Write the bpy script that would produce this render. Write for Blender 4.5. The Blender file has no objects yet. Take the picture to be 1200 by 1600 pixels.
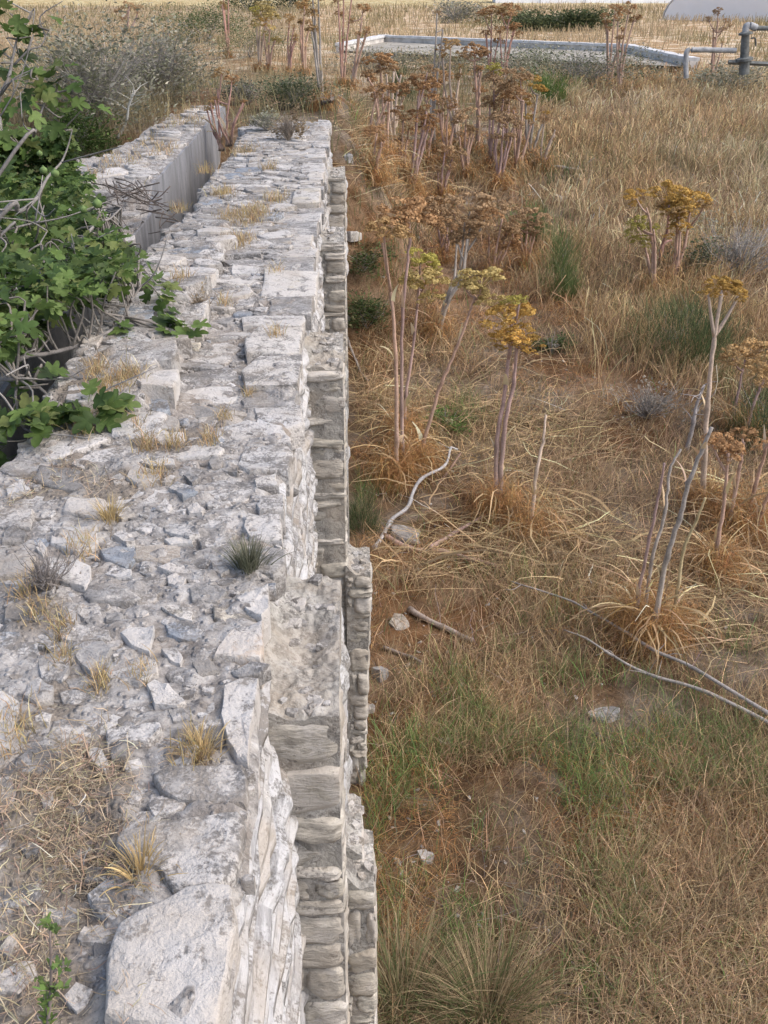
import bpy, math, random
import numpy as np
from mathutils import Vector, noise as mnoise

# ------------------------------------------------------------------ camera, world, sun, exposure
SC = bpy.context.scene
COL = SC.collection
PITCH = math.atan(.5048); YAW = math.radians(1.797); CAMZ = 1.7; FPX = 1650.
cam_d = bpy.data.cameras.new("camera"); cam = bpy.data.objects.new("camera", cam_d); COL.objects.link(cam)
cam.location = (0, 0, CAMZ)
cam.rotation_euler = (math.pi/2 - PITCH, 0, -YAW)
cam_d.sensor_fit = 'VERTICAL'; cam_d.sensor_height = 32.; cam_d.sensor_width = 24.
cam_d.lens = FPX/1600*32
cam_d.clip_start = .05; cam_d.clip_end = 3000
SC.camera = cam

SUN_EL = math.radians(50); SUN_AZ = math.radians(104)     # azimuth clockwise from +Y (ahead): from the right, a little behind
world = bpy.data.worlds.new("World"); SC.world = world; world.use_nodes = True
wn = world.node_tree; wn.nodes.clear()
sky = wn.nodes.new('ShaderNodeTexSky'); sky.sky_type = 'NISHITA'; sky.sun_disc = False
sky.sun_elevation = SUN_EL; sky.sun_rotation = SUN_AZ; sky.air_density = 1.0; sky.dust_density = 4.0; sky.ozone_density = .6
bg = wn.nodes.new('ShaderNodeBackground'); bg.inputs['Strength'].default_value = .15
wo = wn.nodes.new('ShaderNodeOutputWorld')
wn.links.new(sky.outputs[0], bg.inputs[0]); wn.links.new(bg.outputs[0], wo.inputs[0])
sun_d = bpy.data.lights.new("sun", 'SUN'); sun_d.energy = .8; sun_d.angle = math.radians(60); sun_d.color = (1, .975, .945)
sun = bpy.data.objects.new("sun", sun_d); COL.objects.link(sun)
sdir = Vector((math.sin(SUN_AZ)*math.cos(SUN_EL), math.cos(SUN_AZ)*math.cos(SUN_EL), math.sin(SUN_EL)))
sun.rotation_euler = (-sdir).to_track_quat('-Z', 'Y').to_euler()
vs = SC.view_settings
vs.view_transform = 'Standard'; vs.look = 'None'; vs.gamma = 1; vs.use_curve_mapping = False; vs.exposure = .58
SC.cycles.max_bounces = 5; SC.cycles.diffuse_bounces = 3; SC.cycles.transparent_max_bounces = 8

# ------------------------------------------------------------------ helpers
R = np.random.default_rng(11); random.seed(11)
_fw = np.array([math.sin(YAW)*math.cos(PITCH), math.cos(YAW)*math.cos(PITCH), -math.sin(PITCH)])
_rt = np.array([math.cos(YAW), -math.sin(YAW), 0.]); _up = np.cross(_rt, _fw); _C = np.array([0, 0, CAMZ])
def ray(x, y): return _rt*(x-600)/FPX + _up*(800-y)/FPX + _fw
def at(x, y, z=0.):
    d = ray(x, y); return _C + d*(z-CAMZ)/d[2]
def atY(x, y, Y):
    d = ray(x, y); return _C + d*Y/d[1]
def pxm(Y, y):                                   # metres per photograph pixel at a point of distance Y seen on row y
    d = ray(600, y); return Y/d[1]/FPX

def _h(ix, iy, s):
    n = (ix.astype(np.int64)*374761393 + iy.astype(np.int64)*668265263 + s*974634541) & 0x7fffffff
    n = ((n ^ (n >> 13))*1274126177) & 0x7fffffff
    return ((n ^ (n >> 16)) & 0xffff)/65535.
def vn(x, y, s=0):
    x = np.asarray(x, float); y = np.asarray(y, float)
    ix = np.floor(x); iy = np.floor(y); fx = x-ix; fy = y-iy
    fx = fx*fx*(3-2*fx); fy = fy*fy*(3-2*fy)
    a = _h(ix, iy, s); b = _h(ix+1, iy, s); c = _h(ix, iy+1, s); d = _h(ix+1, iy+1, s)
    return (a*(1-fx)+b*fx)*(1-fy) + (c*(1-fx)+d*fx)*fy
def fbm(x, y, s=0, o=4):
    x = np.asarray(x, float); y = np.asarray(y, float)
    v = 0; a = .5; n = 0
    for k in range(o):
        v = v + a*vn(x*2**k, y*2**k, s+k*17); n += a; a *= .5
    return v/n
def ss(a, b, x): 
    t = np.clip((np.asarray(x, float)-a)/(b-a), 0, 1); return t*t*(3-2*t)

def mesh_np(name, V, faces, mat=None, col=None, smooth=False, sharp=None):
    """faces: list of int arrays, each (n,3) or (n,4)"""
    me = bpy.data.meshes.new(name)
    V = np.asarray(V, np.float32).reshape(-1, 3)
    fs = [np.asarray(f, np.int32) for f in faces if len(f)]
    me.vertices.add(len(V)); me.vertices.foreach_set('co', V.ravel())
    loops = np.concatenate([f.ravel() for f in fs]); cnt = np.concatenate([np.full(len(f), f.shape[1], np.int32) for f in fs])
    me.loops.add(len(loops)); me.loops.foreach_set('vertex_index', loops)
    me.polygons.add(len(cnt)); me.polygons.foreach_set('loop_start', np.concatenate([[0], np.cumsum(cnt)[:-1]]).astype(np.int32))
    me.polygons.foreach_set('use_smooth', np.full(len(cnt), bool(smooth)))
    me.update(calc_edges=True)
    if col is not None:
        c = np.ones((len(V), 4), np.float32); c[:, :3] = col
        at_ = me.color_attributes.new('Col', 'FLOAT_COLOR', 'POINT'); at_.data.foreach_set('color', c.ravel())
    if sharp is not None: me.set_sharp_from_angle(angle=math.radians(sharp))
    if mat: me.materials.append(mat)
    return me
def link(name, me, parent=None, loc=None, rot=None, scale=None, color=None):
    o = bpy.data.objects.new(name, me); COL.objects.link(o)
    if parent is not None: o.parent = parent
    if loc is not None: o.location = [float(v) for v in loc]
    if rot is not None: o.rotation_euler = rot
    if scale is not None: o.scale = scale
    if color is not None: o.color = (*[float(c) for c in color[:3]], float(color[3]) if len(color) > 3 else float(R.random()))
    return o
def tag(o, label, cat, group=None):
    o['label'] = label; o['category'] = cat
    if group: o['group'] = group
    return o
def thing(name, label, cat, loc=(0, 0, 0), group=None):
    o = bpy.data.objects.new(name, None); COL.objects.link(o); o.location = [float(v) for v in loc]
    o.empty_display_size = .1
    return tag(o, label, cat, group)
def stuff(o, label=None, cat=None):
    o['kind'] = 'stuff'
    if label: o['label'] = label
    if cat: o['category'] = cat
    return o

class Acc:
    """collects vertices, faces and vertex colours"""
    def __init__(s): s.V = []; s.F3 = []; s.F4 = []; s.C = []; s.n = 0
    def add(s, V, F3=None, F4=None, c=(1, 1, 1)):
        V = np.asarray(V, float).reshape(-1, 3)
        if F3 is not None and len(F3): s.F3.append(np.asarray(F3)+s.n)
        if F4 is not None and len(F4): s.F4.append(np.asarray(F4)+s.n)
        c = np.asarray(c, float)
        if c.ndim == 1: c = np.repeat(c[None], len(V), 0)
        s.V.append(V); s.C.append(c); s.n += len(V)
    def mesh(s, name, mat, smooth=False, off=None, sharp=None):
        V = np.concatenate(s.V)
        if off is not None: V = V-np.asarray(off, float)
        F = []
        if s.F3: F.append(np.concatenate(s.F3))
        if s.F4: F.append(np.concatenate(s.F4))
        return mesh_np(name, V, F, mat, np.concatenate(s.C), smooth, sharp)

def tube(acc, P, r, c=(1, 1, 1), k=6, cap=True):
    P = np.asarray(P, float); n = len(P); r = np.broadcast_to(np.asarray(r, float), (n,))
    c = np.asarray(c, float)
    T = np.gradient(P, axis=0); T /= np.linalg.norm(T, axis=1)[:, None]+1e-9
    ref = np.array([0, 0, 1.]) if abs(T[0][2]) < .8 else np.array([1., 0, 0])
    V = []
    for i in range(n):
        a = np.cross(T[i], ref); a /= np.linalg.norm(a)+1e-9; b = np.cross(T[i], a); ref = np.cross(a, T[i]) if False else ref
        ang = np.arange(k)*2*math.pi/k
        V.append(P[i]+r[i]*(np.cos(ang)[:, None]*a+np.sin(ang)[:, None]*b))
    V = np.concatenate(V)
    i = np.arange(n-1)[:, None]*k; j = np.arange(k)[None]; j2 = (j+1) % k
    Q = np.stack([i+j, i+j2, i+k+j2, i+k+j], -1).reshape(-1, 4)
    cc = c if c.ndim == 1 else np.repeat(c, k, 0)
    if cap:
        V = np.concatenate([V, P[-1:]+T[-1:]*r[-1]*.3, P[:1]]); 
        if cc.ndim == 2: cc = np.concatenate([cc, cc[-1:], cc[:1]])
        e = (n-1)*k; a_ = np.arange(k); b_ = (a_+1) % k
        F3 = np.concatenate([np.stack([e+a_, e+b_, np.full(k, n*k)], -1), np.stack([b_, a_, np.full(k, n*k+1)], -1)])
    else: F3 = None
    acc.add(V, F3, Q, cc)
def smooth_path(P, m=6):
    P = np.asarray(P, float)
    if len(P) < 3: 
        t = np.linspace(0, 1, m+1)[:, None]; return P[0]*(1-t)+P[-1]*t
    out = []; Q = np.concatenate([[2*P[0]-P[1]], P, [2*P[-1]-P[-2]]])
    for i in range(1, len(Q)-2):
        for t in np.arange(m)/m:
            a, b, c, d = Q[i-1], Q[i], Q[i+1], Q[i+2]
            out.append(.5*((2*b)+(-a+c)*t+(2*a-5*b+4*c-d)*t*t+(-a+3*b-3*c+d)*t**3))
    out.append(P[-1]); return np.array(out)

def blades(acc, base, L, az, th0, th1, w, col, segs=3, wtip=.15, zmin=None, wob=0., tipcol=None):
    """vectorised curved strips: length L, azimuth az, angle from vertical going th0 -> th1 (radians)"""
    base = np.asarray(base, float); N = len(base)
    if N == 0: return
    f = lambda v: np.broadcast_to(np.asarray(v, float), (N,)).copy()
    L, az, th0, th1, w = f(L), f(az), f(th0), f(th1), f(w)
    col = np.broadcast_to(np.asarray(col, float), (N, 3))
    P = [base]; p = base.copy(); a = az.copy()
    for i in range(segs):
        t = (i+.5)/segs; th = th0+(th1-th0)*t
        a = a+wob*R.normal(size=N)
        d = np.stack([np.sin(th)*np.cos(a), np.sin(th)*np.sin(a), np.cos(th)], 1)
        p = p+d*(L/segs)[:, None]
        if zmin is not None: p[:, 2] = np.maximum(p[:, 2], zmin+.003+.01*R.random(N))
        P.append(p.copy())
    tw = az+math.pi/2+R.normal(0, .5, N)
    side = np.stack([np.cos(tw), np.sin(tw), R.normal(0, .35, N)], 1)
    V = []; C = []
    for i in range(segs+1):
        t = i/segs; ww = w*(1-(1-wtip)*t**1.5)*.5
        V.append(P[i]-side*ww[:, None]); V.append(P[i]+side*ww[:, None])
        c = col if tipcol is None else np.clip(col*(1-t)+np.asarray(tipcol)*t, 0, .9)
        C.append(c); C.append(c)
    V = np.stack(V, 1).reshape(-1, 3); C = np.stack(C, 1).reshape(-1, 3)
    m = 2*(segs+1); o = (np.arange(N)*m)[:, None]
    F = []
    for i in range(segs): F.append(np.stack([o[:, 0]+2*i, o[:, 0]+2*i+1, o[:, 0]+2*i+3, o[:, 0]+2*i+2], 1))
    acc.add(V, None, np.concatenate(F), C)
def jit(c, n, s=.25, hs=.06):
    """n varied copies of a colour"""
    c = np.asarray(c, float); k = np.exp(R.normal(0, s, n))[:, None]; return np.clip(c[None]*k*np.exp(R.normal(0, hs, (n, 3))), 0, .9)

# ------------------------------------------------------------------ materials
def mat_new(name):
    m = bpy.data.materials.new(name); m.use_nodes = True; nt = m.node_tree; nt.nodes.clear()
    out = nt.nodes.new('ShaderNodeOutputMaterial'); b = nt.nodes.new('ShaderNodeBsdfPrincipled')
    b.inputs['Roughness'].default_value = .9; b.inputs['Specular IOR Level'].default_value = .25
    nt.links.new(b.outputs[0], out.inputs[0]); return m, nt, b, out
class NT:
    def __init__(s, nt): s.nt = nt
    def n(s, t, **k):
        nd = s.nt.nodes.new(t)
        for a, v in k.items(): setattr(nd, a, v)
        return nd
    def l(s, a, b): s.nt.links.new(a, b)
    def pos(s): return s.n('ShaderNodeNewGeometry').outputs['Position']
    def noise(s, vec, scale, detail=4, rough=.6, dist=0.):
        nd = s.n('ShaderNodeTexNoise'); nd.inputs['Scale'].default_value = scale; nd.inputs['Detail'].default_value = detail
        nd.inputs['Roughness'].default_value = rough; nd.inputs['Distortion'].default_value = dist
        if vec is not None: s.l(vec, nd.inputs['Vector'])
        return nd.outputs['Fac']
    def vor(s, vec, scale, feat='F1', rnd=1.):
        nd = s.n('ShaderNodeTexVoronoi'); nd.feature = feat; nd.inputs['Scale'].default_value = scale; nd.inputs['Randomness'].default_value = rnd
        if vec is not None: s.l(vec, nd.inputs['Vector'])
        return nd
    def ramp(s, fac, stops):
        nd = s.n('ShaderNodeValToRGB'); e = nd.color_ramp.elements
        while len(e) > 1: e.remove(e[-1])
        e[0].position = stops[0][0]; c = stops[0][1]; e[0].color = (*c, 1) if not np.isscalar(c) else (c, c, c, 1)
        for p, c in stops[1:]:
            x = e.new(p); x.color = (*c, 1) if not np.isscalar(c) else (c, c, c, 1)
        s.l(fac, nd.inputs[0]); return nd.outputs[0]
    def mix(s, fac, a, b, mode='MIX'):
        nd = s.n('ShaderNodeMix'); nd.data_type = 'RGBA'; nd.blend_type = mode
        for sock, v in ((nd.inputs[0], fac), (nd.inputs[6], a), (nd.inputs[7], b)):
            if hasattr(v, 'is_linked'): s.l(v, sock)
            elif np.isscalar(v): sock.default_value = v
            else: sock.default_value = (*v, 1)
        return nd.outputs[2]
    def math(s, op, a, b=0.):
        nd = s.n('ShaderNodeMath'); nd.operation = op
        for sock, v in ((nd.inputs[0], a), (nd.inputs[1], b)):
            if hasattr(v, 'is_linked'): s.l(v, sock)
            else: sock.default_value = v
        return nd.outputs[0]
    def scale(s, vec, v):
        nd = s.n('ShaderNodeMapping'); nd.inputs['Scale'].default_value = v; s.l(vec, nd.inputs['Vector']); return nd.outputs[0]
    def bump(s, h, strength, dist, normal=None):
        nd = s.n('ShaderNodeBump'); nd.inputs['Strength'].default_value = strength; nd.inputs['Distance'].default_value = dist
        s.l(h, nd.inputs['Height'])
        if normal is not None: s.l(normal, nd.inputs['Normal'])
        return nd.outputs[0]

def stone_material(name, lichen=.5, dark=.5, source='object', white=(.60, .575, .55), grain=None):
    """weathered limestone: the stone's own tint, pale lichen patches, dark lichen freckles and pits"""
    m, nt, b, out = mat_new(name); g = NT(nt); p = g.pos()
    if source == 'object':
        tint = g.n('ShaderNodeObjectInfo').outputs['Color']; rnd = g.n('ShaderNodeObjectInfo').outputs['Random']
        off = g.n('ShaderNodeVectorMath'); off.operation = 'ADD'; mul = g.math('MULTIPLY', rnd, 37.)
        g.l(p, off.inputs[0]); g.l(mul, off.inputs[1]); p = off.outputs[0]
    else:
        a = g.n('ShaderNodeAttribute'); a.attribute_name = 'Col'; tint = a.outputs['Color']
    pg = p if grain is None else g.scale(p, grain)
    big = g.noise(p, 7, 5, .62); fine = g.noise(pg, 45, 5, .7); speck = g.noise(p, 90, 3, .6); mid = g.noise(pg, 20, 4, .65, .6)
    c = g.mix(g.ramp(mid, [(.3, .62), (.7, 1.25)]), (0, 0, 0), tint, 'MIX')
    c = g.mix(1., tint, g.ramp(mid, [(.28, .55), (.5, .95), (.72, 1.2)]), 'MULTIPLY')
    lm = g.math('ADD', g.math('MULTIPLY', big, .65), g.math('MULTIPLY', fine, .35))
    if source == 'object': lm = g.math('ADD', lm, g.math('MULTIPLY', g.math('SUBTRACT', g.n('ShaderNodeObjectInfo').outputs['Alpha'], .5), .22))
    t = .56-.16*lichen
    c = g.mix(g.ramp(lm, [(t, 0), (t+.05, .85), (1, .9)]), c, white)
    dk = g.math('ADD', g.math('MULTIPLY', g.noise(p, 11, 6, .75, .3), .7), g.math('MULTIPLY', speck, .3))
    if source == 'object': dk = g.math('ADD', dk, g.math('MULTIPLY', g.math('FRACT', g.math('MULTIPLY', rnd, 7.)), .07))
    t = .475+.12*dark
    c = g.mix(g.ramp(dk, [(t-.07, .85), (t+.01, 0)]), c, (.165, .155, .145))
    c = g.mix(g.ramp(g.noise(p, 3.1, 3, .6), [(.46, 0), (.66, .55)]), c, (.45, .39, .32))
    g.l(c, b.inputs['Base Color'])
    hgt = g.math('ADD', g.math('MULTIPLY', mid, .6), g.math('ADD', g.math('MULTIPLY', fine, .35), g.math('MULTIPLY', speck, .12)))
    g.l(g.bump(hgt, .9, .022), b.inputs['Normal'])
    return m
M = {}
M['stone'] = stone_material('lichen_stone', .55, .45)
M['stone_small'] = stone_material('rubble_stone', .45, .45, 'attr')
M['face'] = stone_material('pale_facing_stone', .5, .45, white=(.60, .605, .62), grain=(1, .3, 2.6))
M['buttress'] = stone_material('buttress_stone', .15, .02, white=(.60, .57, .53), grain=(.6, .6, 2.4))
M['buttress_core'] = stone_material('buttress_mortar', .2, .25, white=(.54, .525, .50))
M['rock'] = stone_material('loose_rock', .5, .3)

def mortar_material():
    m, nt, b, out = mat_new('old_mortar'); g = NT(nt); p = g.pos()
    big = g.noise(p, 2.2, 5, .6); mid = g.noise(p, 14, 5, .7, .4); fine = g.noise(p, 70, 4, .7)
    v = g.vor(p, 42); v2 = g.vor(p, 95)
    c = g.ramp(mid, [(.28, (.11, .10, .095)), (.45, (.29, .275, .26)), (.56, (.43, .41, .39)), (.70, (.58, .57, .555))])
    peb = g.ramp(v.outputs['Distance'], [(.12, 1), (.34, 0)])
    pc = g.mix(1., v.outputs['Color'], (.5, .5, .5), 'MIX')
    pebc = g.ramp(g.n('ShaderNodeSeparateColor').outputs[0] if False else v.outputs['Color'], [(.15, (.22, .21, .21)), (.5, (.46, .45, .44)), (.85, (.66, .64, .62))])
    c = g.mix(g.math('MULTIPLY', peb, .75), c, pebc)
    c = g.mix(g.ramp(big, [(.5, 0), (.68, .6)]), c, (.27, .215, .16))
    c = g.mix(g.ramp(g.noise(p, 26, 5, .7), [(.6, 0), (.68, .7)]), c, (.60, .59, .58))
    da = g.n('ShaderNodeAttribute'); da.attribute_name = 'Col'
    dm = g.ramp(g.math('ADD', g.math('MULTIPLY', g.n('ShaderNodeSeparateColor').outputs[0] if False else da.outputs['Fac'], .68), g.math('MULTIPLY', mid, .5)), [(.42, 0), (.62, .9)])
    c = g.mix(dm, c, g.ramp(fine, [(.3, (.12, .10, .08)), (.6, (.29, .25, .205)), (.8, (.46, .42, .37))]))
    c = g.mix(g.ramp(fine, [(.3, .7), (.42, 0)]), c, (.09, .085, .08))
    g.l(c, b.inputs['Base Color'])
    h = g.math('ADD', g.math('MULTIPLY', mid, .7), g.math('ADD', g.math('MULTIPLY', fine, .3), g.math('MULTIPLY', g.ramp(v.outputs['Distance'], [(0, 1), (.4, 0)]), .5)))
    g.l(g.bump(h, 1., .02), b.inputs['Normal'])
    return m
M['mortar'] = mortar_material()

def plaster_material():
    m, nt, b, out = mat_new('grey_channel_plaster'); g = NT(nt); p = g.pos()
    st = g.noise(g.scale(p, (2.6, 2.6, .6)), 1.6, 6, .7, .5); big = g.noise(p, 1.3, 4, .6); f = g.noise(p, 30, 5, .7)
    c = g.ramp(st, [(.28, (.09, .09, .095)), (.42, (.22, .225, .24)), (.6, (.33, .335, .355)), (.8, (.45, .45, .47))])
    c = g.mix(g.ramp(big, [(.45, 0), (.7, .55)]), c, (.27, .265, .26))
    c = g.mix(g.ramp(f, [(.3, .5), (.42, 0)]), c, (.12, .12, .12))
    g.l(c, b.inputs['Base Color']); g.l(g.bump(g.math('ADD', f, st), .5, .012), b.inputs['Normal']); return m
M['plaster'] = plaster_material()

def veg_material(name, trans=.3, rough=.75, source='attr', bump=False):
    m, nt, b, out = mat_new(name); g = NT(nt)
    if source == 'attr':
        a = g.n('ShaderNodeAttribute'); a.attribute_name = 'Col'; c = a.outputs['Color']
    else:
        oi = g.n('ShaderNodeObjectInfo'); c = oi.outputs['Color']
        p = g.pos(); c = g.mix(1., c, g.ramp(g.noise(p, 30, 3, .6), [(.3, .75), (.7, 1.2)]), 'MULTIPLY')
    b.inputs['Roughness'].default_value = rough
    g.l(c, b.inputs['Base Color'])
    if trans > 0:
        t = g.n('ShaderNodeBsdfTranslucent'); g.l(c, t.inputs['Color']); mx = g.n('ShaderNodeMixShader'); mx.inputs[0].default_value = trans
        g.l(b.outputs[0], mx.inputs[1]); g.l(t.outputs[0], mx.inputs[2]); g.l(mx.outputs[0], out.inputs[0])
    return m
M['veg'] = veg_material('plant_blades', .3)
M['leaf'] = veg_material('fig_leaf', .38, .5, 'object')
M['leaf_attr'] = veg_material('fig_leaf_mass', .38, .5)
def bark_material(name):
    m, nt, b, out = mat_new(name); g = NT(nt); p = g.pos()
    a = g.n('ShaderNodeAttribute'); a.attribute_name = 'Col'
    f = g.noise(p, 60, 4, .65); f2 = g.noise(g.scale(p, (1, 1, .12)), 90, 3, .6)
    c = g.mix(1., a.outputs['Color'], g.ramp(g.math('ADD', g.math('MULTIPLY', f, .5), g.math('MULTIPLY', f2, .5)), [(.32, .55), (.5, 1), (.68, 1.3)]), 'MULTIPLY')
    g.l(c, b.inputs['Base Color']); b.inputs['Roughness'].default_value = .75; g.l(g.bump(f, .5, .004), b.inputs['Normal']); return m
M['bark'] = bark_material('stem_bark')

def ground_material():
    m, nt, b, out = mat_new('dry_ground'); g = NT(nt); p = g.pos()
    a = g.n('ShaderNodeAttribute'); a.attribute_name = 'Col'; tint = a.outputs['Color']
    big = g.noise(p, .9, 6, .65, .4); mid = g.noise(p, 6, 6, .7, .5); fine = g.noise(p, 45, 4, .7)
    c = g.ramp(mid, [(.25, (.045, .032, .022)), (.42, (.11, .075, .046)), (.58, (.185, .13, .08)), (.78, (.29, .235, .165))])
    c = g.mix(g.ramp(big, [(.46, 0), (.60, .9)]), c, g.ramp(mid, [(.3, (.15, .135, .115)), (.7, (.38, .35, .31))]))
    c = g.mix(1., c, tint, 'MULTIPLY')
    c = g.mix(g.ramp(fine, [(.3, .8), (.45, 0)]), c, (.035, .024, .015))
    v = g.vor(p, 22); c = g.mix(g.math('MULTIPLY', g.ramp(v.outputs['Distance'], [(.08, 1), (.14, 0)]), g.ramp(g.noise(p, 1.7, 2), [(.5, 0), (.6, .8)])), c, (.42, .40, .37))
    g.l(c, b.inputs['Base Color']); g.l(g.bump(g.math('ADD', g.math('MULTIPLY', mid, .6), fine), 1., .03), b.inputs['Normal']); return m
M['ground'] = ground_material()
def simple(name, c, rough=.7, n=8., amt=.25, bump=.2, metal=0., trans=0.):
    m, nt, b, out = mat_new(name); g = NT(nt); p = g.pos(); f = g.noise(p, n, 5, .65, .2)
    g.l(g.mix(1., c, g.ramp(f, [(.3, 1-amt), (.7, 1+amt)]), 'MULTIPLY'), b.inputs['Base Color'])
    b.inputs['Roughness'].default_value = rough; b.inputs['Metallic'].default_value = metal
    g.l(g.bump(f, bump, .03), b.inputs['Normal']); return m
M['concrete'] = simple('weathered_concrete', (.60, .57, .535), .9, 1.6, .4)
M['basin_bed'] = simple('silted_basin_bed', (.36, .335, .29), .95, 1.2, .5)
M['rim'] = simple('pale_rim_concrete', (.66, .66, .66), .85, 3, .25)
M['pipe'] = simple('grey_steel_pipe', (.40, .41, .42), .7, 5, .4, .15)
M['valve'] = simple('dark_green_iron', (.17, .18, .175), .75, 6, .5, .2)
M['film'] = simple('white_greenhouse_film', (.92, .93, .95), .45, .6, .03, .05)
M['film'].node_tree.nodes['Principled BSDF'].inputs['Transmission Weight'].default_value = 0.
M['hoop'] = simple('galvanised_hoop', (.55, .57, .6), .5, 5, .1, .05)
M['soil'] = simple('channel_silt', (.12, .085, .055), .95, 9, .5, .8)

# ------------------------------------------------------------------ terrain
def zg(x, y):
    x = np.asarray(x, float); y = np.asarray(y, float)
    b = -3.3+1.3*ss(7, 30, y)+.5*ss(30, 60, y)
    b = b+(np.maximum(b, -1.1)-b)*ss(-1.9, -2.7, x)*(1-ss(25, 45, y))
    m = ss(14.2, 16.8, y)*(1-ss(21, 34, y))*(1-ss(-.35, 1.7, x))
    b = b+(-.28-b)*m
    d = np.hypot(x, y)
    b = b+.22*(fbm(x*.45, y*.45, 5, 3)-.5)*ss(2, 8, d)+.09*(fbm(x*2.3, y*2.3, 9, 3)-.5)*(1-ss(25, 60, y))
    return b
def og(px, py):
    """point of the terrain seen at a photograph pixel"""
    d = ray(px, py); t0 = 2.; 
    ts = np.concatenate([np.arange(2, 30, .03), np.arange(30, 200, .2)]); P = _C+d[None]*ts[:, None]
    f = P[:, 2]-zg(P[:, 0], P[:, 1])
    k = np.argmax(f < 0) if (f < 0).any() else len(ts)-1
    return P[k]

def build_ground():
    ys = np.concatenate([np.linspace(-6, 2, 24, endpoint=False), np.geomspace(2, 70, 300), np.geomspace(72, 1600, 50)])
    u = np.linspace(-1, 1, 261); xs = np.sinh(u*6.2)/math.sinh(6.2)*900
    xs = np.sort(np.concatenate([xs, np.linspace(-1, 5, 60)]))
    X, Yy = np.meshgrid(xs, ys); Z = zg(X, Yy)
    n, m = X.shape
    V = np.stack([X, Yy, Z], -1).reshape(-1, 3)
    i = np.arange(n-1)[:, None]*m; j = np.arange(m-1)[None]
    F = np.stack([i+j, i+j+1, i+m+j+1, i+m+j], -1).reshape(-1, 4)
    x, y = V[:, 0], V[:, 1]
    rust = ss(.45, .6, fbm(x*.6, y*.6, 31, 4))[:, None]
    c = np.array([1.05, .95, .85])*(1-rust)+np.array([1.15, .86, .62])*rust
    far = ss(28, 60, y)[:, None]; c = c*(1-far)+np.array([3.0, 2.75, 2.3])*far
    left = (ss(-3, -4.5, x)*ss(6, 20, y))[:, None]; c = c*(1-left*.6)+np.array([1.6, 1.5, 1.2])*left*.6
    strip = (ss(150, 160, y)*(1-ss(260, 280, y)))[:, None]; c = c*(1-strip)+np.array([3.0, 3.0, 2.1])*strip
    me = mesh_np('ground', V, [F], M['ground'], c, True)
    o = link('ground', me); o['kind'] = 'structure'; o['label'] = 'dry brown ground with litter beside the old wall'
build_ground()

# ------------------------------------------------------------------ stones
STONE_TINTS = [(.36, .35, .34), (.42, .40, .38), (.30, .30, .31), (.40, .37, .33), (.46, .44, .42), (.33, .34, .37)]
def resample(poly, k):
    """about k points along the outline, its corners kept"""
    P = np.asarray(poly, float); Q = np.concatenate([P, P[:1]]); d = np.linalg.norm(np.diff(Q, axis=0), axis=1); out = []
    for a in range(len(P)):
        n = max(1, int(round(k*d[a]/d.sum())))
        for q in range(n): out.append(Q[a]+(Q[a+1]-Q[a])*q/n)
    return np.array(out)
def stone_geo(poly, h, depth, k=14, rough=1., tilt=(0, 0), cup=0.):
    """a weathered stone: footprint polygon (x, y about its centre), proud by h, sunk by depth"""
    P = resample(poly, k); k = len(P); size = float(np.sqrt(np.ptp(P[:, 0])*np.ptp(P[:, 1])))
    P = P*(1+R.normal(0, .026*rough, k)[:, None])
    rings = [(1.03, -depth), (1.03, h*.2), (1.0, h*.8), (.955, h*.99), (.66, h*1.0), (.32, h*1.0)]
    V = []; seed = R.random(3)*50
    for s, z in rings:
        for i in range(k):
            q = P[i]*s
            nz = mnoise.fractal(Vector((q[0]*9/max(.25, size*2)+seed[0], q[1]*9/max(.25, size*2)+seed[1], z*6+seed[2])), 1., 2., 3)
            dz = 0 if z < 0 else nz*min(h, .05)*.55*rough
            e = 1+.06*nz*rough if s > .8 else 1
            V.append((q[0]*e, q[1]*e, z+dz+(q[0]*tilt[0]+q[1]*tilt[1] if z > 0 else 0)))
    V.append((0, 0, h*1.05+R.normal(0, .1)*min(h, .05)))
    F4 = []; nr = len(rings)
    i = np.arange(k); j = (i+1) % k
    for r in range(nr-1): F4.append(np.stack([r*k+i, r*k+j, (r+1)*k+j, (r+1)*k+i], 1))
    F3 = np.stack([(nr-1)*k+i, (nr-1)*k+j, np.full(k, nr*k)], 1)
    # orientation: polygon assumed counter-clockwise; flip when not
    A = np.sum(P[:, 0]*np.roll(P[:, 1], -1)-np.roll(P[:, 0], -1)*P[:, 1])
    F4 = np.concatenate(F4)
    if A < 0: F4 = F4[:, ::-1]; F3 = F3[:, ::-1]
    return np.array(V), F3, F4
def inside(poly, X, Y):
    P = np.asarray(poly); n = len(P); r = np.zeros(X.shape, bool); j = n-1
    for i in range(n):
        xi, yi = P[i]; xj, yj = P[j]
        c = ((yi > Y) != (yj > Y)) & (X < (xj-xi)*(Y-yi)/(yj-yi+1e-12)+xi); r ^= c; j = i
    return r
def blob(a, b, k=8, rot=0., jitter=.16, sq=.75):
    t = np.arange(k)*2*math.pi/k+R.normal(0, .12, k); c, s = np.cos(t), np.sin(t)
    x = a*np.sign(c)*np.abs(c)**sq; y = b*np.sign(s)*np.abs(s)**sq
    f = 1+R.normal(0, jitter, k); x, y = x*f, y*f
    return np.stack([x*math.cos(rot)-y*math.sin(rot), x*math.sin(rot)+y*math.cos(rot)], 1)

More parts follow.
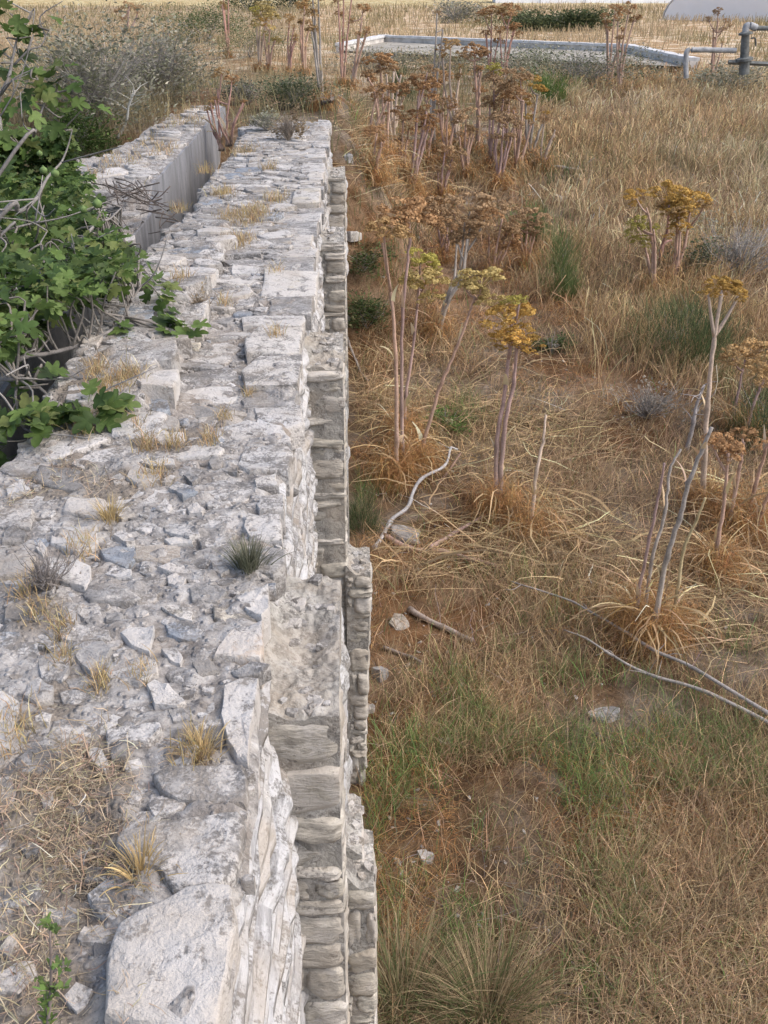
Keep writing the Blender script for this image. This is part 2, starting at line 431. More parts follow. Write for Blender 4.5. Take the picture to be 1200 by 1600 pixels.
def block_variant(seed, bulge=.25, rough=.05, n=3):
    """a rough hewn block in the unit cube (-.5 .. .5): chamfered box with uneven faces"""
    rr = np.random.default_rng(seed); k = n+1; idx = {}; V = []; F = []
    g = np.array([-.5, -.42, .42, .5]) if n == 3 else np.linspace(-.5, .5, k)
    def vid(i, j, l):
        key = (i, j, l)
        if key not in idx:
            p = np.array([g[i], g[j], g[l]])
            ext = sum(a in (0, n) for a in key)
            if ext >= 2:
                for a in range(3):
                    if key[a] in (0, n): p[a] *= .86 if ext == 3 else .93
            p = p+rr.normal(0, rough, 3)*np.array([1, 1, 1])
            idx[key] = len(V); V.append(p)
        return idx[key]
    for ax in range(3):
        for e in (0, n):
            for u in range(n):
                for v in range(n):
                    q = []
                    for du, dv in ((0, 0), (1, 0), (1, 1), (0, 1)):
                        key = [0, 0, 0]; key[ax] = e; key[(ax+1) % 3] = u+du; key[(ax+2) % 3] = v+dv; q.append(vid(*key))
                    F.append(q if e == n else q[::-1])
    return np.array(V), np.array(F)
def round_variant(seed, n=6, rnd=.13, rough=.035):
    rr = np.random.default_rng(seed); V, F = block_variant(seed, n=n, rough=0.)
    L = np.linalg.norm(V, axis=1)[:, None]; V = V*(1-rnd)+V/L*.62*rnd; off = rr.uniform(0, 40, 3)
    d = np.array([[mnoise.fractal(Vector(p*3.1+off+k*9), 1., 2., 3) for k in range(3)] for p in V]); V = V+d*rough*2
    V[:, 2] += rr.normal(0, .06)*V[:, 0]*2; V[:, 1] += np.where(V[:, 1] < 0, rr.normal(0, .05)*V[:, 0]+rr.normal(0, .05)*V[:, 2], 0)
    return V/np.ptp(V, axis=0)*1.04, F
def block_meshes(prefix, mat, count, **k):
    out = []
    for s in range(count):
        V, F = block_variant(100+s, **k); out.append(mesh_np(prefix, V, [F], mat, None, True, 38))
    return out

# ------------------------------------------------------------------ the main aqueduct wall
XR, XL = -.25, -1.355
CH_L = -1.90; LW_L = -2.86
Y0, Y1 = -1.6, 15.35
def edgeR(y): return XR+.03*(vn(y*2.6, y*0+3, 3)-.5)*2+.02*(vn(y*9, y*0+8, 4)-.5)*2
def edgeL(y): return XL+.045*(vn(y*2.1, y*0+1, 6)-.5)*2+.025*(vn(y*8, y*0+2, 7)-.5)*2
def ztop(x, y):
    """bed of the wall top: mortar level, the raised course along the channel, broken places"""
    x = np.asarray(x, float); y = np.asarray(y, float)
    curb = (1-ss(-.93, -.86, x+.05*(vn(y*3, x*0, 12)-.5)))*ss(4.25, 4.4, y)*(1-ss(8.2, 8.4, y))
    z = .085*curb
    z = z-.05*ss(.55, .75, fbm(x*1.6, y*.9, 21, 3))
    z = z+.03*(vn(x*.9, y*.5, 22)-.5)
    z = z-.05*ss(14.0, 15.3, y)
    return z
wall = thing('aqueduct_wall', 'long lichen-whitened rubble stone wall with square buttresses on its right side', 'wall', (0, 0, 0))
def build_core():
    ys = np.concatenate([np.linspace(Y0, .9, 20, endpoint=False), np.arange(.9, 3.0, .0125)])
    l = [3.0]
    while l[-1] < Y1: l.append(l[-1]+max(.0125, .0042*l[-1]))
    ys = np.concatenate([ys, l, [Y1]]); ys = np.unique(np.minimum(ys, Y1))
    nx = 90; u = np.linspace(0, 1, nx)
    n = len(ys)
    eR, eL = edgeR(ys)-.02, edgeL(ys)
    X = eL[:, None]+(eR-eL)[:, None]*u[None]; Yg = np.repeat(ys[:, None], nx, 1)
    Z = ztop(X, Yg)
    rub = fbm(X*22, Yg*15, 41, 4); cell = vn(X*34, Yg*30, 47)
    Z = Z+.006-.008*ss(3.2, 5.5, Yg)+.034*(rub-.45)+.014*(cell-.5)+.022*(np.abs(vn(X*9, Yg*14, 43)-.5)*2-.4)
    edge = np.minimum(u, 1-u); Z = Z-.03*np.exp(-edge*60)[None]
    zr = [-.05, -.16, -.4, -.9, -1.7, -3.7]
    cols = [np.stack([np.full(n, 0), ys, np.full(n, 0)], 1)]
    Xa = [X]; Za = [Z]; rx = []; rz = []
    lx = np.stack([eL+.015*(vn(ys*6, ys*0+k, 70+k)-.5) for k in range(len(zr))], 1)[:, ::-1]; lz = np.repeat(np.array(zr)[None, ::-1], n, 0)
    rx = np.stack([eR-.055+.02*(vn(ys*6, ys*0+k, 80+k)-.5)+.058*min(1., -zr[k]/.7)*np.where(ys < 3, 1, .35) for k in range(len(zr))], 1); rz = np.repeat(np.array(zr)[None], n, 0)
    XX = np.concatenate([lx, X, rx], 1); ZZ = np.concatenate([lz, Z, rz], 1); YY = np.repeat(ys[:, None], XX.shape[1], 1)
    m = XX.shape[1]; V = np.stack([XX, YY, ZZ], -1).reshape(-1, 3)
    i = np.arange(n-1)[:, None]*m; j = np.arange(m-1)[None]
    F = np.stack([i+j, i+j+1, i+m+j+1, i+m+j], -1).reshape(-1, 4)
    # end caps
    e = (n-1)*m; c0 = np.arange(m-1)
    mid = len(V); V = np.concatenate([V, [[-.8, Y1, -3.7], [-.8, ys[0], -3.7]]])
    F3 = np.concatenate([np.stack([e+c0, e+c0+1, np.full(m-1, mid)], 1), np.stack([c0+1, c0, np.full(m-1, mid+1)], 1)])
    dm = np.zeros(len(V))
    for px, py, r in ((100,1300,95),(40,1260,70),(150,1230,60),(160,1350,60),(60,1440,70),(60,1560,80),(200,1560,40),(150,1190,50),(130,640,40),(150,585,30),(240,690,35),(290,690,35),(90,750,60),(180,770,45),(90,910,40),(60,960,40),(100,1090,40),(330,660,25),(400,335,30),(375,380,25),(300,1170,40),(380,230,30),(440,190,40)):
        c_ = at(px, py, 0.); m_ = pxm(c_[1], py)*r; dm = np.maximum(dm, np.exp(-(((V[:, 0]-c_[0])/m_)**2+((V[:, 1]-c_[1])/(m_*1.6))**2)))
    link('mortar_core', mesh_np('mortar_core', V, [F, F3], M['mortar'], np.repeat(dm[:, None], 3, 1), True, 50), wall)
build_core()

T = dict(g=(.36, .35, .34), w=(.52, .51, .50), b=(.30, .33, .37), p=(.52, .44, .37), d=(.27, .26, .25), c=(.60, .55, .46))
# stones one can pick out on the wall top: outline in photograph pixels (laid on the plane of the top), how far proud, tint
HERO = [
 ([(163,1560),(165,1480),(185,1430),(290,1375),(330,1368),(358,1372),(366,1420),(352,1500),(335,1592),(270,1585),(200,1572)], .05, 'w'),
 ([(182,1300),(185,1285),(240,1272),(372,1255),(381,1270),(375,1320),(365,1352),(345,1368),(270,1373),(245,1345),(205,1330)], .045, 'g'),
 ([(238,1200),(262,1188),(378,1188),(386,1215),(383,1245),(335,1245),(280,1240),(250,1225)], .04, 'g'),
 ([(228,1250),(235,1238),(262,1230),(290,1245),(285,1260),(240,1270)], .025, 'w'),
 ([(-60,1070),(0,1065),(26,1075),(25,1100),(8,1145),(-40,1150)], .06, 'w'),
 ([(55,1012),(85,1008),(107,1015),(107,1035),(95,1055),(62,1048),(58,1030)], .04, 'g'),
 ([(115,1015),(125,995),(160,992),(173,1003),(165,1020),(145,1030),(140,1042),(125,1030)], .04, 'g'),
 ([(33,1075),(40,1055),(60,1052),(82,1060),(80,1080),(55,1087)], .04, 'g'),
 ([(148,1040),(225,1015),(245,1025),(245,1045),(215,1060),(180,1055)], .03, 'g'),
 ([(228,1060),(240,1052),(262,1060),(290,1085),(275,1093),(240,1090)], .04, 'w'),
 ([(165,1130),(180,1125),(250,1118),(250,1130),(230,1148),(165,1150)], .04, 'w'),
 ([(170,1160),(178,1143),(192,1143),(198,1155),(195,1170),(172,1172)], .05, 'b'),
 ([(135,1165),(143,1155),(155,1158),(168,1180),(163,1195),(145,1180)], .04, 'w'),
 ([(25,1175),(60,1155),(95,1160),(100,1190),(60,1200),(20,1195)], .03, 'g'),
 ([(87,970),(120,968),(170,978),(172,990),(120,996),(95,990)], .03, 'w'),
 ([(187,980),(205,972),(240,970),(238,985),(232,1010),(205,1000)], .035, 'w'),
 ([(5,945),(15,935),(60,945),(75,965),(40,965),(5,960)], .03, 'g'),
 ([(110,945),(120,940),(150,942),(158,955),(130,960)], .03, 'w'),
 ([(125,920),(150,905),(195,910),(220,930),(200,935),(140,932)], .03, 'g'),
 ([(85,885),(115,868),(140,872),(140,895),(130,907),(95,895)], .05, 'w'),
 ([(162,890),(180,878),(205,885),(205,898),(180,898)], .03, 'w'),
 ([(163,955),(180,947),(192,955),(190,962),(165,962)], .03, 'g'),
 ([(211,950),(225,945),(232,952),(222,960),(212,958)], .035, 'c'),
 ([(250,945),(270,940),(290,945),(300,950),(300,963),(280,960)], .03, 'c'),
 ([(258,970),(280,962),(318,975),(320,990),(290,995),(262,985)], .03, 'b'),
 ([(250,1005),(275,1005),(285,1020),(280,1030),(265,1025)], .03, 'w'),
 ([(100,1055),(130,1050),(160,1050),(165,1060),(140,1075),(105,1068)], .025, 'g'),
 ([(52,1110),(65,1105),(80,1108),(75,1120),(55,1120)], .03, 'c'),
 ([(333,1010),(345,990),(375,965),(408,960),(410,1000),(406,1012)], .055, 'p'),
 ([(370,928),(385,915),(418,903),(420,940),(408,955),(385,945)], .04, 'w'),
 ([(255,815),(270,808),(305,815),(312,830),(295,835),(258,825)], .04, 'w'),
 ([(255,838),(275,832),(300,835),(300,845),(265,845)], .03, 'c'),
 ([(175,825),(190,817),(205,825),(210,840),(197,843)], .05, 'w'),
 ([(155,855),(185,845),(210,848),(212,865),(195,880),(165,870)], .03, 'b'),
 ([(308,835),(325,832),(347,838),(345,850),(315,850)], .03, 'w'),
 ([(260,895),(275,890),(290,900),(285,912),(262,905)], .03, 'w'),
 ([(330,873),(345,872),(358,885),(345,892),(332,885)], .03, 'g'),
 ([(245,880),(270,873),(300,880),(300,890),(265,890)], .03, 'p'),
 ([(350,1065),(385,1050),(403,1052),(398,1090),(390,1130),(386,1180),(370,1175),(355,1150),(345,1110)], .035, 'w'),
 ([(165,622),(185,608),(245,605),(255,612),(243,645),(200,645),(170,638)], .06, 'w'),
 ([(185,565),(200,552),(275,548),(277,565),(268,592),(220,590)], .05, 'w'),
 ([(222,590),(240,580),(258,588),(262,605),(245,610),(228,603)], .05, 'b'),
 ([(395,618),(470,612),(472,640),(440,650),(400,632)], .035, 'w'),
 ([(345,655),(385,645),(440,653),(455,680),(380,677),(345,668)], .03, 'w'),
 ([(370,720),(382,688),(450,685),(458,700),(448,726),(390,728)], .04, 'w'),
 ([(380,815),(388,796),(438,796),(440,835),(390,833)], .04, 'w'),
 ([(400,782),(410,770),(443,766),(443,790),(405,792)], .03, 'g'),
 ([(397,745),(430,737),(435,755),(400,757)], .03, 'c'),
 ([(240,652),(258,642),(280,650),(275,665),(242,664)], .04, 'g'),
 ([(228,675),(240,668),(285,672),(288,680),(250,687)], .04, 'w'),
 ([(195,740),(210,722),(245,730),(250,745),(215,750)], .04, 'w'),
 ([(210,716),(240,708),(270,715),(275,727),(240,728)], .03, 'c'),
 ([(262,755),(275,742),(300,752),(310,762),(285,770)], .045, 'b'),
 ([(285,735),(295,730),(310,742),(300,750)], .04, 'g'),
 ([(325,717),(335,707),(348,715),(345,725),(330,725)], .035, 'g'),
 ([(350,732),(358,716),(372,722),(370,735)], .035, 'g'),
 ([(292,787),(305,777),(320,790),(315,798),(295,797)], .035, 'w'),
 ([(240,792),(258,775),(268,785),(262,797)], .035, 'w'),
 ([(78,842),(80,815),(150,813),(152,845),(120,857)], .04, 'w'),
 ([(100,785),(110,776),(165,775),(170,795),(140,802),(98,795)], .03, 'w'),
 ([(-50,790),(0,785),(50,790),(45,815),(0,814),(-40,815)], .05, 'g'),
 ([(5,822),(20,815),(40,825),(37,838),(2,840)], .04, 'g'),
 ([(-50,855),(0,850),(40,843),(57,865),(40,890),(0,897),(-40,890)], .03, 'g'),
 ([(178,797),(200,785),(210,800),(190,808)], .03, 'g'),
 ([(55,850),(62,837),(72,850),(66,860)], .04, 'c'),
 ([(8,757),(35,745),(47,762),(10,767)], .04, 'w'),
 ([(55,1375),(75,1364),(110,1370),(117,1395),(85,1403),(60,1395)], .03, 'g'),
 ([(112,1428),(125,1412),(155,1405),(168,1420),(160,1437),(120,1437)], .035, 'g'),
 ([(-30,1490),(15,1466),(45,1462),(50,1485),(20,1515),(-20,1512)], .03, 'w'),
 ([(90,1518),(112,1498),(138,1508),(130,1528),(112,1542)], .035, 'w'),
 ([(20,1292),(50,1285),(60,1305),(35,1312)], .025, 'g'),
 ([(-10,1445),(12,1418),(20,1430),(5,1457)], .03, 'g'),
 ([(170,1247),(200,1240),(198,1256),(178,1260)], .025, 'g'),
 ([(60,1232),(80,1225),(84,1245),(65,1247)], .025, 'w'),
 ([(258,480),(262,458),(325,447),(312,480)], .09, 'w'),
 ([(262,1105),(285,1100),(300,1118),(270,1120)], .025, 'g'),
 ([(300,1030),(325,1022),(340,1040),(310,1050)], .025, 'd'),
 ([(295,915),(330,905),(355,918),(340,935),(300,932)], .025, 'g'),
]
CELL = .012; GX0 = -1.62; GY0 = .5
occ = np.zeros((int((Y1-GY0)/CELL)+2, int(1.5/CELL)), bool)
def cells(poly):
    P = np.asarray(poly); x0, y0 = P.min(0); x1, y1 = P.max(0)
    i0, i1 = max(0, int((x0-GX0)/CELL)), min(occ.shape[1], int((x1-GX0)/CELL)+1)
    j0, j1 = max(0, int((y0-GY0)/CELL)), min(occ.shape[0], int((y1-GY0)/CELL)+1)
    if i1 <= i0 or j1 <= j0: return None
    X, Y = np.meshgrid(GX0+(np.arange(i0, i1)+.5)*CELL, GY0+(np.arange(j0, j1)+.5)*CELL)
    return (slice(j0, j1), slice(i0, i1), inside(P, X, Y))
def place_stone(poly, h, tint, parent, name='stone', depth=.09, k=14, rough=1., zf=ztop, mat='stone', tilt=None):
    P = np.asarray(poly); c = P.mean(0)
    tilt = tilt if tilt is not None else R.normal(0, .05, 2)
    V, F3, F4 = stone_geo(P-c, h, depth, k, rough, tilt)
    me = mesh_np(name, V, [F4, F3], M[mat], None, True, 42)
    col = np.array(tint)*np.exp(R.normal(0, .08)); lum = float(np.mean(tint)); col = (*col, np.clip((lum-.28)/.25+R.normal(0, .22), 0, 1.05))
    return link(name, me, parent, (c[0], c[1], float(zf(c[0], c[1]))), None, None, col)
n_big = 0
for pts, h, t in HERO:
    zc = .085 if (np.mean([p[1] for p in pts]) < 650 and np.mean([p[0] for p in pts]) < 290) else 0
    P = np.array([at(x, y, zc+h*.9)[:2] for x, y in pts])
    cl = cells(P*1.0)
    if cl: occ[cl[0], cl[1]] |= cl[2]
    place_stone(P, h*.36+(.009 if len(pts) > 7 else .006), T[t], wall, k=28 if len(pts) > 7 else 16, rough=.45 if len(pts) > 7 else .75); n_big += 1
# dressed blocks that keep the right edge
def near_edge_free(y0, y1): 
    j0, j1 = int((y0-GY0)/CELL), int((y1-GY0)/CELL); i0 = int((-.40-GX0)/CELL); i1 = int((-.27-GX0)/CELL)
    return occ[j0:j1, i0:i1].mean() < .15
y = .55
while y < 15.2:
    ln = R.uniform(.2, .5)*(1+.03*y); wd = R.uniform(.14, .34); y2 = min(y+ln, 15.32)
    if near_edge_free(y, y2):
        xr = float(edgeR(np.array((y+y2)/2)))-.005; g_ = .012
        P = np.array([(xr-wd*R.uniform(.8, 1.1), y+g_), (xr-wd*.4, y+g_+R.normal(0, .01)), (xr, y+g_), (xr+R.normal(0, .008), (y+y2)/2), (xr, y2-g_), (xr-wd*.5, y2-g_+R.normal(0, .015)), (xr-wd*R.uniform(.75, 1.1), y2-g_), (xr-wd*R.uniform(.95, 1.15), (y+y2)/2)])
        cl = cells(P)
        if cl and (occ[cl[0], cl[1]] & cl[2]).sum() < .05*cl[2].sum():
            occ[cl[0], cl[1]] |= cl[2]
            place_stone(P, R.uniform(.003, .013), T[R.choice(['w', 'g', 'g', 'c'])], wall, rough=1.1, tilt=R.normal(0, .025, 2)); n_big += 1
    y = y2
# and the courses over the channel
small = Acc()
def try_stone(a, b, yr, big, loose=.04, xr=None):
    global n_big
    y = yr[0]*(yr[1]/yr[0])**R.random() if big else R.uniform(*yr)
    lo, hi = float(edgeL(np.array(y)))+a*1.0, float(edgeR(np.array(y)))-a*.8
    if xr: lo, hi = max(lo, xr[0]), min(hi, xr[1])
    x = R.uniform(lo, hi); P = blob(a, b, R.integers(7, 10), R.normal(0, .35), .13)+np.array([x, y])
    cl = cells(P)
    if cl is None or cl[2].sum() == 0 or (occ[cl[0], cl[1]] & cl[2]).sum() > loose*cl[2].sum(): return False
    # the trodden, grassy patch at the near left shows little stone
    if y < 2.0 and x < -.5 and (big or R.random() < .8): return False
    if y < 3.0 and y > 2.0 and -.55 < x < -.36 and big and R.random() < .7: return False
    occ[cl[0], cl[1]] |= cl[2]
    t = T[R.choice(['w', 'g', 'g', 'b', 'd', 'w', 'c'], p=[.28, .26, .18, .09, .07, .08, .04])]
    if big:
        yy_ = float(P[:, 1].mean()); place_stone(P, R.uniform(.002, .012)+.006*float(ss(3.2, 6, yy_))*R.random(), t, wall, k=12); n_big += 1
    else:
        c = P.mean(0); V, F3, F4 = stone_geo(P-c, R.uniform(.003, .012), .03, 7, 1.2, R.normal(0, .12, 2))
        small.add(V+np.array([c[0], c[1], float(ztop(c[0], c[1]))]), F3, F4, np.array(t)*np.exp(R.normal(0, .15)))
    return True
tries = 0
while n_big < 300 and tries < 9000:
    f = tries/9000; tries += 1
    s = .20*(1-f)**1.3+.045
    try_stone(s*R.uniform(.7, 1.25)*.62, s*R.uniform(.6, 1.)*.55, (3.0, 15.2) if R.random() < .8 else (1.0, 15.2), True)
for i in range(9000):
    s = R.uniform(.012, .05)*(1 if i > 2500 else 1.5); rr_ = R.random()
    yr = (.8, 3.2) if rr_ < .35 else ((3., 7.) if rr_ < .7 else (7., 15.2))
    if yr[0] > 6: s *= 1.6
    try_stone(s*R.uniform(.7, 1.3), s*R.uniform(.6, 1), yr, False, .12)
stuff(link('rubble', small.mesh('rubble', M['stone_small'], True, None, 45), wall))

# right face: thin courses of flat stones
def strata_variant(seed):
    rr = np.random.default_rng(seed); n = 11; ys = np.linspace(-.5, .5, n)+rr.normal(0, .015, n); prof = np.array([(-.5, -.5), (.38, -.46), (.5, -.2), (.5, .18), (.36, .46), (-.5, .5)]); k = len(prof); V = []
    ph = rr.uniform(0, 6, 6)
    for i, y in enumerate(ys):
        e = 1-.45*max(0, abs(y)*2-.86)/.14*rr.uniform(.3, 1)
        up = .10*math.sin(5*y+ph[0])+.05*math.sin(13*y+ph[1])+rr.normal(0, .045); dn = .10*math.sin(4*y+ph[2])+.05*math.sin(11*y+ph[3])+rr.normal(0, .045); out = .05*math.sin(4*y+ph[4])+rr.normal(0, .04)
        for x, z in prof: V.append((x+(out if x > 0 else 0)-(.2*(1-e) if x > 0 else 0), y, z*(.5+.5*e)+(up if z > 0 else dn)))
    i = np.arange(n-1)[:, None]*k; j = np.arange(k)[None]; j2 = (j+1) % k
    F = np.stack([i+j, i+k+j, i+k+j2, i+j2], -1).reshape(-1, 4)
    V = np.array(V+[(0, ys[0], 0), (0, ys[-1], 0)]); a_ = np.arange(k); b_ = (a_+1) % k; e_ = (n-1)*k
    F3 = np.concatenate([np.stack([a_, b_, np.full(k, n*k)], 1), np.stack([e_+b_, e_+a_, np.full(k, n*k+1)], 1)])
    return mesh_np('facing_stone', V, [F, F3], M['face'], None, True, 30)
FB = [strata_variant(300+i) for i in range(16)]
def courses(x, yr, zr, parent, hh=(.055, .12), ln=(.22, .7), name='facing_stone', sets=FB, depth=.16, tints=((.50, .50, .50), (.44, .44, .45), (.54, .53, .52), (.40, .40, .41))):
    z = zr[1]; n = 0
    while z > zr[0]:
        h = R.uniform(*hh); y = yr[0]-R.uniform(0, .15)
        while y < yr[1]-.04:
            l_ = min(R.uniform(*ln), yr[1]-y)
            if l_ < .07: break
            hh_ = h*R.uniform(.82, 1.0); out = R.normal(.0, .011)
            bat = .058*min(1., max(0., -z/.7))*(1. if yr[0] < 3 else .35)
            o = link(name, sets[R.integers(len(sets))], parent, (x-.012+bat-depth/2+out, y+l_/2, z-h/2+R.normal(0, .006)), (R.normal(0, .015), R.normal(0, .05), R.normal(0, .012)), (depth, l_*1.02, hh_*.94), np.array(tints[R.integers(len(tints))])*np.exp(R.normal(0, .07)))
            n += 1; y += l_
        z -= h
    return n
nf = courses(XR, (.85, 2.56), (-1.75, -.03), wall, (.035, .085), (.4, 1.3))
nf += courses(XR, (3.3, 5.75), (-1.35, -.035), wall, (.05, .11), (.5, 1.4))
nf += courses(XR, (6.35, 8.95), (-.95, -.035), wall, (.08, .15), (.4, .9))
nf += courses(XR, (9.5, 12.35), (-.8, -.035), wall, (.09, .16), (.4, 1.0))
nf += courses(XR, (12.9, 15.34), (-.9, -.035), wall, (.09, .16), (.4, 1.0))

# buttresses
BB = [mesh_np('stone', *[(v, [f]) for v, f in [round_variant(900+i)]][0], M['buttress'], None, True, 60) for i in range(16)]
BT = ((.50, .47, .41), (.55, .515, .455), (.45, .425, .38), (.52, .49, .44))
def build_buttress(ya, yb, zt, zb, xo=-.045, xi=-.31, hollow=False, nmax=99, name='buttress', zvis=-1.7, taper=0.):
    nx, ny = 60, 110
    xs = np.linspace(xi, xo-.010, nx); ys = np.linspace(ya+.023, yb-.02, ny); X, Y = np.meshgrid(xs, ys)
    Z = zt+.02*(fbm(X*16, Y*16, 61, 5)-.5)*2+.014*(np.abs(vn(X*17, Y*21, 63)-.5)*2-.5)+.012*(vn(X*55, Y*55, 64)-.5)
    Z = Z+.05*np.exp(-((X-xi)/.045)**2)
    if hollow:
        cx, cy = -.16, ya+(yb-ya)*.5
        Z = Z-.05*np.exp(-(((X-cx)/.06)**2+((Y-cy)/.2)**2))
    zs = [zt-.05, zt-.3, zt-.8, zb]
    V = np.stack([X, Y, Z], -1).reshape(-1, 3).tolist(); idx = np.arange(nx*ny).reshape(ny, nx)
    F = [[idx[j, i], idx[j, i+1], idx[j+1, i+1], idx[j+1, i]] for j in range(ny-1) for i in range(nx-1)]
    # skirt
    bd = [(0, i) for i in range(nx)]+[(j, nx-1) for j in range(1, ny)]+[(ny-1, i) for i in range(nx-2, -1, -1)]+[(j, 0) for j in range(ny-2, 0, -1)]
    prev = [idx[b] for b in bd]
    for z in zs:
        cur = []
        for b in bd:
            v = V[idx[b]]; cur.append(len(V)); k_ = (zt-z)/(zt-zb)
            V.append([v[0]-(taper*k_ if v[0] > (xi+xo)/2 else 0)+.004*math.sin(v[1]*31+z*9), v[1]+.004*math.sin(v[0]*43+z*13), z])
        for a in range(len(bd)):
            b2 = (a+1) % len(bd); F.append([prev[b2], prev[a], cur[a], cur[b2]])
        prev = cur
    bt = link(name, mesh_np(name, np.array(V), [np.array(F)], M['buttress_core'], None, True, 45), wall, color=(.40, .385, .355, .5))
    for q in range(int((yb-ya)*26)):
        a_ = R.uniform(.012, .035); cx_, cy_ = xi+(xo-xi)*R.uniform(.3, .85), R.uniform(ya+.05, yb-.05)
        Vs, F3s, F4s = stone_geo(blob(a_, a_*R.uniform(.6, 1), 7, R.uniform(0, 3)), R.uniform(.004, .012), .03, 8, 1.2, R.normal(0, .15, 2)); j_, i_ = np.abs(ys-cy_).argmin(), np.abs(xs-cx_).argmin()
        link('top_stone', mesh_np('top_stone', Vs, [F4s, F3s], M['stone'], None, True, 42), bt, (cx_, cy_, float(Z[j_, i_])), None, None, np.array(T[R.choice(['w', 'g', 'd'])]))
    # camera-side face, course by course, single blocks or blocks with pinning stones
    z = zt-.015; w = xo-xi
    while z > max(zb, zvis):
        h = R.choice([.045, .06, .08, .11, .15, .19])*R.uniform(.85, 1.15); xw = xo-taper*(zt-z)/(zt-zb); w = xw-xi
        def blk(xa, xb, zc, hh, dp=.2, pr=0.):
            link('stone', BB[R.integers(len(BB))], bt, ((xa+xb)/2, ya+dp/2-pr+R.normal(.002, .009), zc), (R.normal(0, .04), R.normal(0, .035), R.normal(0, .04)), ((xb-xa)*1.0, dp, hh*1.07), np.array(BT[R.integers(4)])*np.exp(R.normal(0, .09)))
        r_ = R.random()
        if r_ < .45 or h < .06: blk(xi+.005, xw, z-h/2, h*.96, .26)
        elif r_ < .8:
            s = R.uniform(.22, .4); blk(xi+w*s, xw, z-h/2, h*.96, .26)
            zz = z
            while zz > z-h+.02:
                h2 = min(R.uniform(.025, .06), zz-(z-h)); blk(xi+.008, xi+w*s-.004, zz-h2/2, h2*.9, .2, -.008); zz -= h2
        else:
            s = R.uniform(.4, .6); blk(xi+.005, xi+w*s-.003, z-h/2, h*.95, .24); blk(xi+w*s+.003, xw, z-h/2, h*.95, .26)
        z -= h
    # stones along its outer side
    y = ya+.27
    while y < yb-.1:
        l_ = min(R.uniform(.2, .4), yb-y); z = zt-.10
        while z > max(zb, zt-.9):
            h = R.uniform(.09, .2)
            link('stone', FB[R.integers(len(FB))], bt, (xo-.068+R.normal(0, .006)-taper*(zt-z)/(zt-zb), y+l_/2, z-h/2), (0, R.normal(0, .04), R.normal(0, .03)), (.13, l_*.98, h*.97), np.array((.50, .50, .49))*np.exp(R.normal(0, .08))); z -= h
        y += l_
    return bt
build_buttress(2.52, 3.40, -.27, -3.6, hollow=True, zvis=-2.0)
build_buttress(5.70, 6.42, -.27, -3.6, zvis=-2.0)
build_buttress(8.88, 9.55, -.27, -3.6, zvis=-1.5)
build_buttress(12.2, 12.95, -.27, -3.6, zvis=-1.3)
build_buttress(5.66, 6.05, -1.60, -3.7, xo=.105, xi=-.06, name='footing', zvis=-3.5, taper=.07)
build_buttress(2.72, 3.05, -1.17, -3.6, xo=.062, xi=-.06, name='footing', zvis=-2.2)
build_buttress(2.82, 3.15, -1.12, -3.6, xo=.02, xi=-.06, name='footing', zvis=-1.3)

